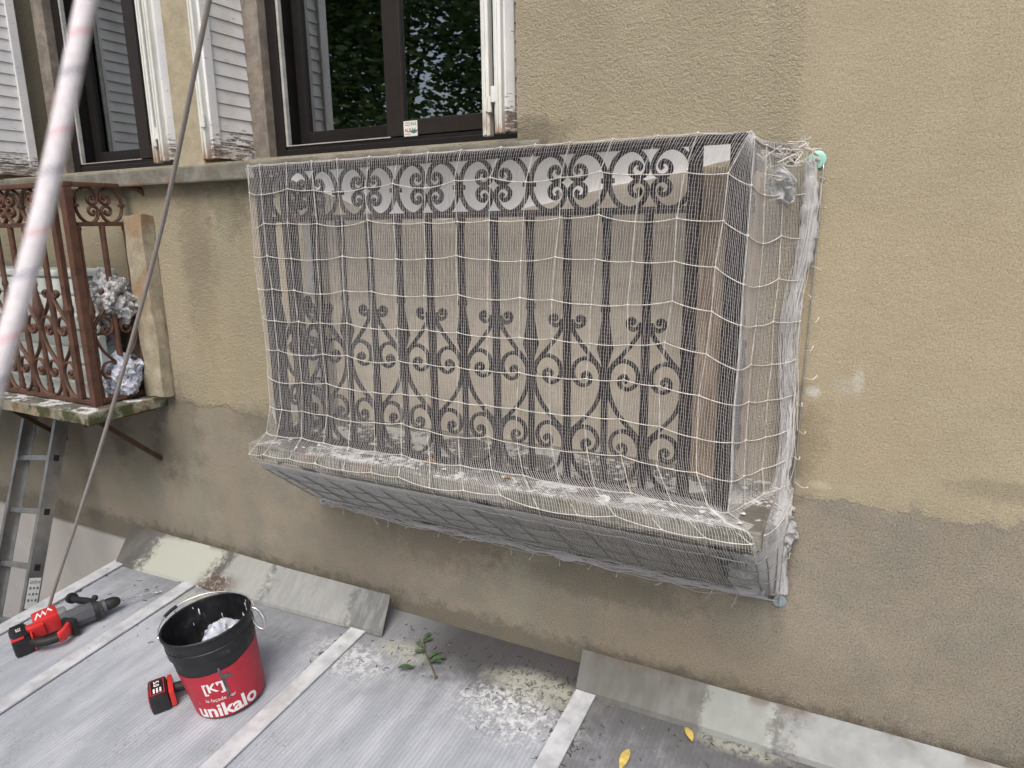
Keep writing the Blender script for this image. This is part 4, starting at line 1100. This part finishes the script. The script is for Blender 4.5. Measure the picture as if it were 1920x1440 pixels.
for k in range(14):
    a = R(100)+R(120)*rnd.random(); z = .33-.17*rnd.random(); r_ = RT-.0085-(.335-z)*.09; s_ = rnd.uniform(.003, .010)
    c = Vector((r_*math.cos(a), r_*math.sin(a), z)); sp.ball(c, s_*.8, (.35, .35, rnd.uniform(1, 2.6)), 2, .5, 6, k)
sp.build('plaster_spatter', M['chalk'], bk, True, local=True)
hd = MB(); pts = smoothpts([(r_*math.cos(R(a)), r_*math.sin(R(a)), z) for a, r_, z in ((272, .167, .312), (258, .171, .330), (238, .170, .346), (215, .160, .354), (185, .142, .358), (150, .134, .354), (118, .146, .348), (100, .160, .336), (92, .166, .318))], 6)
hd.tube(pts, .0024, 8)
for a in (R(92), R(272)): hd.tube([((RT+.001)*math.cos(a), (RT+.001)*math.sin(a), .315), ((RT+.012)*math.cos(a), (RT+.012)*math.sin(a), .315)], .008, 10)
hd.build('handle', M['steel'], bk, 40, local=True)
gp = MB(); gp.tube(pts[11:17], .0065, 10); gp.build('handle_grip', M['black_rub'], bk, 40, local=True)
# carabiner
cbn = thing('carabiner', 'steel carabiner clipped on the wire handle of the bucket', 'carabiner')
upc = -dwn
cbn.matrix_world = Matrix(((right*.86+upc*.5).normalized(), (right*.86+upc*.5).normalized().cross((-right*.5+upc*.86).normalized())*-1, (-right*.5+upc*.86).normalized())).transposed().to_4x4()
cbn.matrix_world.translation = bk.matrix_world @ Vector((.018, RT+.014, .285))
lp2 = [(.021*math.cos(a)*(1.0 if math.cos(a) > 0 else .85), .0, .043*math.sin(a)) for a in [2*PI*i/28 for i in range(28)]]
q = MB(); q.tube(lp2, .0042, 10, closed=True); q.build('body', M['steel'], cbn, True, local=True)
q = MB(); q.tube([(.021, .0, -.015), (.021, 0, .02)], .0062, 10); q.build('gate_sleeve', M['steel'], cbn, 40, local=True)
# bag inside the bucket
q = MB(); mm = bk.matrix_world @ Matrix.Translation((.035, .040, .215)); q.ball((0, 0, 0), .086, (1, .9, 1.1), 5, .30, 5, 6); 
bi = bk.matrix_world.inverted(); vv = []
for p in q.v:
    c_ = bi @ (mm @ Vector(p)); lim = (rb(min(.25, c_.z)) if c_.z > 0 else RB)-.010; rr_ = math.hypot(c_.x, c_.y)
    if rr_ > lim: c_.x *= lim/rr_; c_.y *= lim/rr_
    vv.append(tuple(bk.matrix_world @ c_))
q.v = vv
tag(q.build('plastic_bag', M['bag'], None, 35), 'clear bluish plastic bag bunched inside the bucket', 'bag')

# ------------------------------------------------------------------ rotary hammer drill
dr = thing('hammer_drill', 'red and grey cordless hammer drill with a long bit lying on the veranda roof', 'drill')
F = Vector((.36, .933, .11*.933)).normalized()
dr.matrix_world = base_frame((-3.035, -.832, roof_z(-.832)+.002), RN, F)
def rot_y(h): return Matrix.Rotation(R(90), 4, 'Y')
def oct_(mb, secs, n=10, ph=0.):     # loft along local x: (x, cy, cz, ry, rz)
    k = len(mb.v)
    for (x, cy, cz, ry, rz) in secs:
        for j in range(n):
            a = 2*PI*(j+.5)/n+ph; mb.v.append((x, cy+ry*math.cos(a), cz+rz*math.sin(a)))
    for i in range(len(secs)-1):
        for j in range(n): mb.f.append((k+i*n+j, k+i*n+(j+1) % n, k+(i+1)*n+(j+1) % n, k+(i+1)*n+j))
    mb.f.append(tuple(k+j for j in range(n-1, -1, -1))); mb.f.append(tuple(k+(len(secs)-1)*n+j for j in range(n))); return mb
q = MB(); oct_(q, [(.150, .018, .048, .036, .038), (.165, .014, .050, .044, .044), (.275, .012, .050, .043, .042), (.298, .012, .050, .034, .034), (.305, .012, .050, .028, .028)], 8, R(22.5)); q.build('gear_housing', M['grey_pl'], dr, 30, local=True)
q = MB(); q.box((.120, .025, .022), (.180, .085, .0935), .012); q.build('side_cover', simple('pale_grey_tool_plastic', (.20, .215, .22), .45, .4), dr, 30, local=True)
q = MB(); oct_(q, [(.306, .012, .05, .030, .030), (.320, .012, .05, .030, .030)], 20); q.build('chuck_ring', M['grey_pl'], dr, 30, local=True)
q = MB(); oct_(q, [(.3205, .012, .05, .024, .024), (.328, .012, .05, .027, .027), (.355, .012, .05, .025, .025), (.372, .012, .049, .018, .018), (.379, .012, .049, .010, .010)], 20); q.build('chuck', M['black_rub'], dr, 40, local=True)
q = MB()
pts = [Vector((.378+.17*i/40, .012-.004*i/40, .049-.043*i/40)) for i in range(41)]
q.tube(pts, .0034, 8)
for ph in (0, PI):
    q.tube([p+Vector((0, .0030*math.cos(i*.85+ph), .0030*math.sin(i*.85+ph))) for i, p in enumerate(pts)][6:], .0019, 5)
q.build('drill_bit', M['steel'], dr, 40, local=True)
q = MB(); q.box((.055, .020, .018), (.150, .118, .098), .014); q.build('motor_housing', M['red_pl'], dr, 30, local=True)
q = MB()   # lightning-like script mark on the top of the motor housing
zt_ = .0985
stroke = [(.062, .040), (.080, .095), (.088, .060), (.100, .098), (.107, .062), (.122, .104), (.134, .070), (.130, .062), (.117, .088), (.104, .044), (.097, .076), (.085, .042), (.079, .074), (.068, .036)]
q.add([(x, y, zt_) for x, y in stroke], [tuple(range(len(stroke)))]); q.build('emblem', M['white_ink'], dr, local=True, fix=False)
q = MB(); q.box((.018, .004, .030), (.090, .050, .088), .010); q.build('neck', M['red_pl'], dr, 30, local=True)
q = MB(); q.box((-.035, -.040, .002), (.034, .088, .078), .012); q.box((-.028, -.03, .0775), (.026, .080, .090), .005); bt = q.build('battery', M['black_pl'], dr, 30, local=True)
q = MB(); q.box((-.0345, -.0405, .0785), (.012, -.012, .086), .003); q.box((.0335, -.041, .004), (.040, .03, .076), .002); q.build('battery_trim', M['red_pl'], dr, 30, local=True)
tm = text_mb('5.0', .024, .0006); tm.move(lambda p: Vector((-.002+p.y*1.0, .028-p.x*.9, .0906))); tm.build('lettering', M['white_ink'], bt, local=True, fix=False)
q = MB(); q.tube(smoothpts([(.030, -.028, .045), (.055, -.060, .045), (.095, -.078, .045), (.128, -.082, .045)], 6), .0185, 14); q.build('grip', M['black_rub'], dr, 50, local=True)
q = MB(); oct_(q, [(.118, -.082, .045, .021, .024), (.140, -.074, .046, .023, .028), (.165, -.046, .048, .026, .032), (.176, -.026, .048, .028, .034)], 10); q.build('handle_arm', M['red_pl'], dr, 30, local=True)
q = MB(); q.obox((.172, -.037, .048), (Vector((.8, .6, 0)), Vector((-.6, .8, 0)), Zv), (.010, .034, .038), .006); q.build('damper', M['black_rub'], dr, 30, local=True)
q = MB(); oct_(q, [(.270, .012, .050, .047, .047), (.290, .012, .050, .047, .047)], 18)
q.tube(smoothpts([(.278, .05, .07), (.262, .085, .068), (.240, .125, .064), (.222, .178, .058)], 5), .0155, 12); q.tube([(.224, .172, .059), (.217, .192, .056)], .024, 14); q.ball((.292, .045, .088), .014); q.build('side_handle', M['black_rub'], dr, 40, local=True)
# second cordless tool, its body behind the bucket
dv = thing('cordless_driver', 'black and red cordless driver, battery foot showing beside the bucket', 'drill')
G = Vector((.55, .83, .09)).normalized()
dv.matrix_world = base_frame((-2.215, -.795, roof_z(-.795)+.002), RN, G)
q = MB(); q.box((-.035, -.058, .0), (.030, .058, .072), .012); q.build('battery', M['black_pl'], dv, 30, local=True)
q = MB(); q.box((.0305, -.052, .004), (.050, .052, .074), .008); q.build('foot', M['red_pl'], dv, 30, local=True)
q = MB(); q.tube(smoothpts([(.045, 0, .045), (.09, -.005, .042), (.14, -.004, .042)], 6), .019, 14); q.build('grip', M['black_rub'], dv, 50, local=True)
q = MB(); oct_(q, [(.135, -.06, .045, .0, .0), (.136, -.04, .045, .03, .032), (.19, -.04, .045, .03, .032), (.2, -.03, .045, .02, .02)], 14); q.build('body', M['red_pl'], dv, 40, local=True)
q = MB(); q.box((-.0375, -.04, .0175), (-.0352, .04, .058), .0008); pl = q.build('name_plate', M['red_pl'], dv, local=True)
q = MB(); q.box((-.028, -.042, .0722), (.020, .042, .0735), .0005); pl2 = q.build('name_plate', M['red_pl'], dv, local=True)
q = MB(); q.box((-.025, -.039, .0737), (.017, .039, .0742)); q.build('plate_ground', M['black_pl'], pl2, local=True)
tm = text_mb('5.0', .026, .0006); tm.move(lambda p: Vector((-.006+p.y, .018-p.x, .0748))); tm.build('lettering', M['white_ink'], pl2, local=True, fix=False)
tm = MB()
for k in range(3): tm.box((-.018+.011*k, -.034, .0745), (-.012+.011*k, -.008, .0748))
tm.build('small_print', M['white_ink'], pl2, local=True, fix=False)

# ------------------------------------------------------------------ leaves and litter on the roof
def leaf_mesh(mb, base, d, L, wdt, up, curl=.2):
    d = Vector(d).normalized(); up = Vector(up); s_ = d.cross(up).normalized(); k = len(mb.v); n_ = 7
    for i in range(n_+1):
        t = i/n_; ww = wdt*math.sin(PI*min(1, t*.93+.05))**.8; c = Vector(base)+d*L*t+up*(curl*L*math.sin(t*2.4))
        mb.v += [tuple(c-s_*ww+up*ww*.25), tuple(c+up*.0), tuple(c+s_*ww+up*ww*.25)]
    for i in range(n_):
        for j in range(2): mb.f.append((k+i*3+j, k+i*3+j+1, k+(i+1)*3+j+1, k+(i+1)*3+j))
tw = thing('leafy_twig', 'small fallen twig with green leaves lying on the roof below the net', 'twig', (-1.43, -.22, roof_z(-.22)))
def RP(x, y, h=.004): return Vector((x, y, roof_z(y)+h))
q = MB(); st_ = smoothpts([RP(-1.34, -.285, .008), RP(-1.40, -.235, .012), RP(-1.45, -.19, .012), RP(-1.50, -.13, .008)], 6); q.tube(st_, .0022, 6); q.ball(RP(-1.335, -.290, .008), .006, (1, 1.5, .8), 2, .3)
q.build('stem', M['twig'], tw)
for (x, y, dx, dy, L) in ((-1.40, -.235, .6, .5, .075), (-1.40, -.23, .9, .15, .06), (-1.45, -.19, -.8, -.5, .05), (-1.47, -.17, -.9, .2, .055), (-1.50, -.13, .2, .9, .05), (-1.49, -.14, .7, .6, .045), (-1.42, -.22, .4, .8, .06), (-1.44, -.28, -.7, -.6, .075), (-1.46, -.18, -.4, -.8, .05)):
    q = MB(); leaf_mesh(q, RP(x, y, .008), (dx, dy, .02), L*.85, L*.17, RN, rnd.uniform(.05, .3)); q.build('leaf', M['leaf'], tw, True)
for (x, y, dx, dy, L, lb_) in ((-.575, -.40, .0, .9, .085, 'yellow fallen leaf at the bottom edge on the roof right of the glazing bar'), (-.43, -.16, .35, -.6, .07, 'small yellow fallen leaf on the roof close to the right flashing')):
    q = MB(); leaf_mesh(q, RP(x, y, .006), (dx, dy, 0), L, L*.17, RN, .10); tag(q.build('fallen_leaf', M['leaf_y'], None, True), lb_, 'leaf')
lt = MB()
def bits(n_, fx, fy, s0, s1):
    for _ in range(n_):
        x, y = fx(), fy(); s_ = rnd.uniform(s0, s1); a = rnd.uniform(0, 6); p = RP(x, y, .003)
        d = Vector((math.cos(a), math.sin(a), 0))*s_
        lt.tube([p-d, p+Vector((rnd.uniform(-1, 1), rnd.uniform(-1, 1), .4))*s_*.3, p+d], rnd.uniform(.0006, .0018), 4)
bits(110, lambda: rnd.uniform(-1.7, -.85), lambda: -.06-abs(rnd.gauss(0, .16)), .003, .012)
bits(60, lambda: rnd.choice((-.83, -.75))+rnd.gauss(0, .012), lambda: rnd.uniform(-.5, -.14), .003, .012)
bits(40, lambda: -.75+rnd.random()*.8, lambda: -.15-rnd.random()*.3, .003, .010)
bits(40, lambda: rnd.uniform(-3.1, -2.4), lambda: rnd.uniform(-.6, -.22), .003, .012)
bits(30, lambda: -3.255+rnd.gauss(0, .01), lambda: rnd.uniform(-.6, -.25), .003, .010)
bits(30, lambda: -1.83+rnd.gauss(0, .012), lambda: rnd.uniform(-.5, -.2), .003, .010)
tag(lt.build('roof_litter', M['dirt'], fix=False), 'brown leaf crumbs and twig bits strewn over the roof by the wall', 'litter', kind='stuff')

# ------------------------------------------------------------------ trees across the courtyard (seen mirrored in the window panes)
def tree(x, y, h, rad, seed, label, nleaf):
    rr = random.Random(seed); t = thing('tree', label, 'tree', (x, y, -4.6))
    q = MB(); q.tube(smoothpts([(x, y, -4.62), (x+.1, y, -2.5), (x-.1, y+.1, 0), (x, y, h*.5)], 6), lambda s_: .22*(1-.7*s_), 10)
    cl = []
    for k in range(30):
        a = rr.uniform(0, 2*PI); b = rr.uniform(-.8, 1); L = rad*rr.uniform(.45, 1)
        c = Vector((x+math.cos(a)*L*math.sqrt(max(0, 1-b*b*.8)), y+math.sin(a)*L*.7, h*.40+b*rad*1.05)); cl.append((c, rad*rr.uniform(.26, .46)))
        if k % 4 == 0: q.tube(smoothpts([(x+rr.uniform(-.1, .1), y, rr.uniform(-1, h*.3)), Vector((x, y, h*.3)).lerp(c, .5)+Vector((0, 0, -.2)), c], 4), lambda s_: .035*(1-.8*s_), 5)
    q.build('trunk', M['twig'], t, True)
    lm = MB()
    for k in range(nleaf):
        c, r_ = rr.choice(cl); d = Vector((rr.gauss(0, 1), rr.gauss(0, 1), rr.gauss(0, 1)))
        p = c+d.normalized()*r_*rr.random()**.4*1.25; s_ = rr.uniform(.04, .085)
        u_, q_ = frame_from(Vector((rr.gauss(0, 1), rr.gauss(0, 1), rr.gauss(0, 1)+.6)))
        lm.add([p-u_*s_, p+q_*s_*.45, p+u_*s_, p-q_*s_*.45], [(0, 1, 2, 3)])
    lm.build('crown', M['crown'], t, fix=False)
n = NM('tree_leaves', .5, .4); n.color(n.mix(n.rng(n.noise(2.2, 4), .35, .65), (.07, .14, .045), (.16, .26, .075))); M['crown'] = n.m
tree(-6.6, -6.2, 5.2, 2.7, 5, 'broad leafy tree across the courtyard mirrored in the right window', 52000)
tree(-4.2, -8.4, 6.0, 2.4, 9, 'smaller leafy tree behind the viewer across the courtyard', 34000)
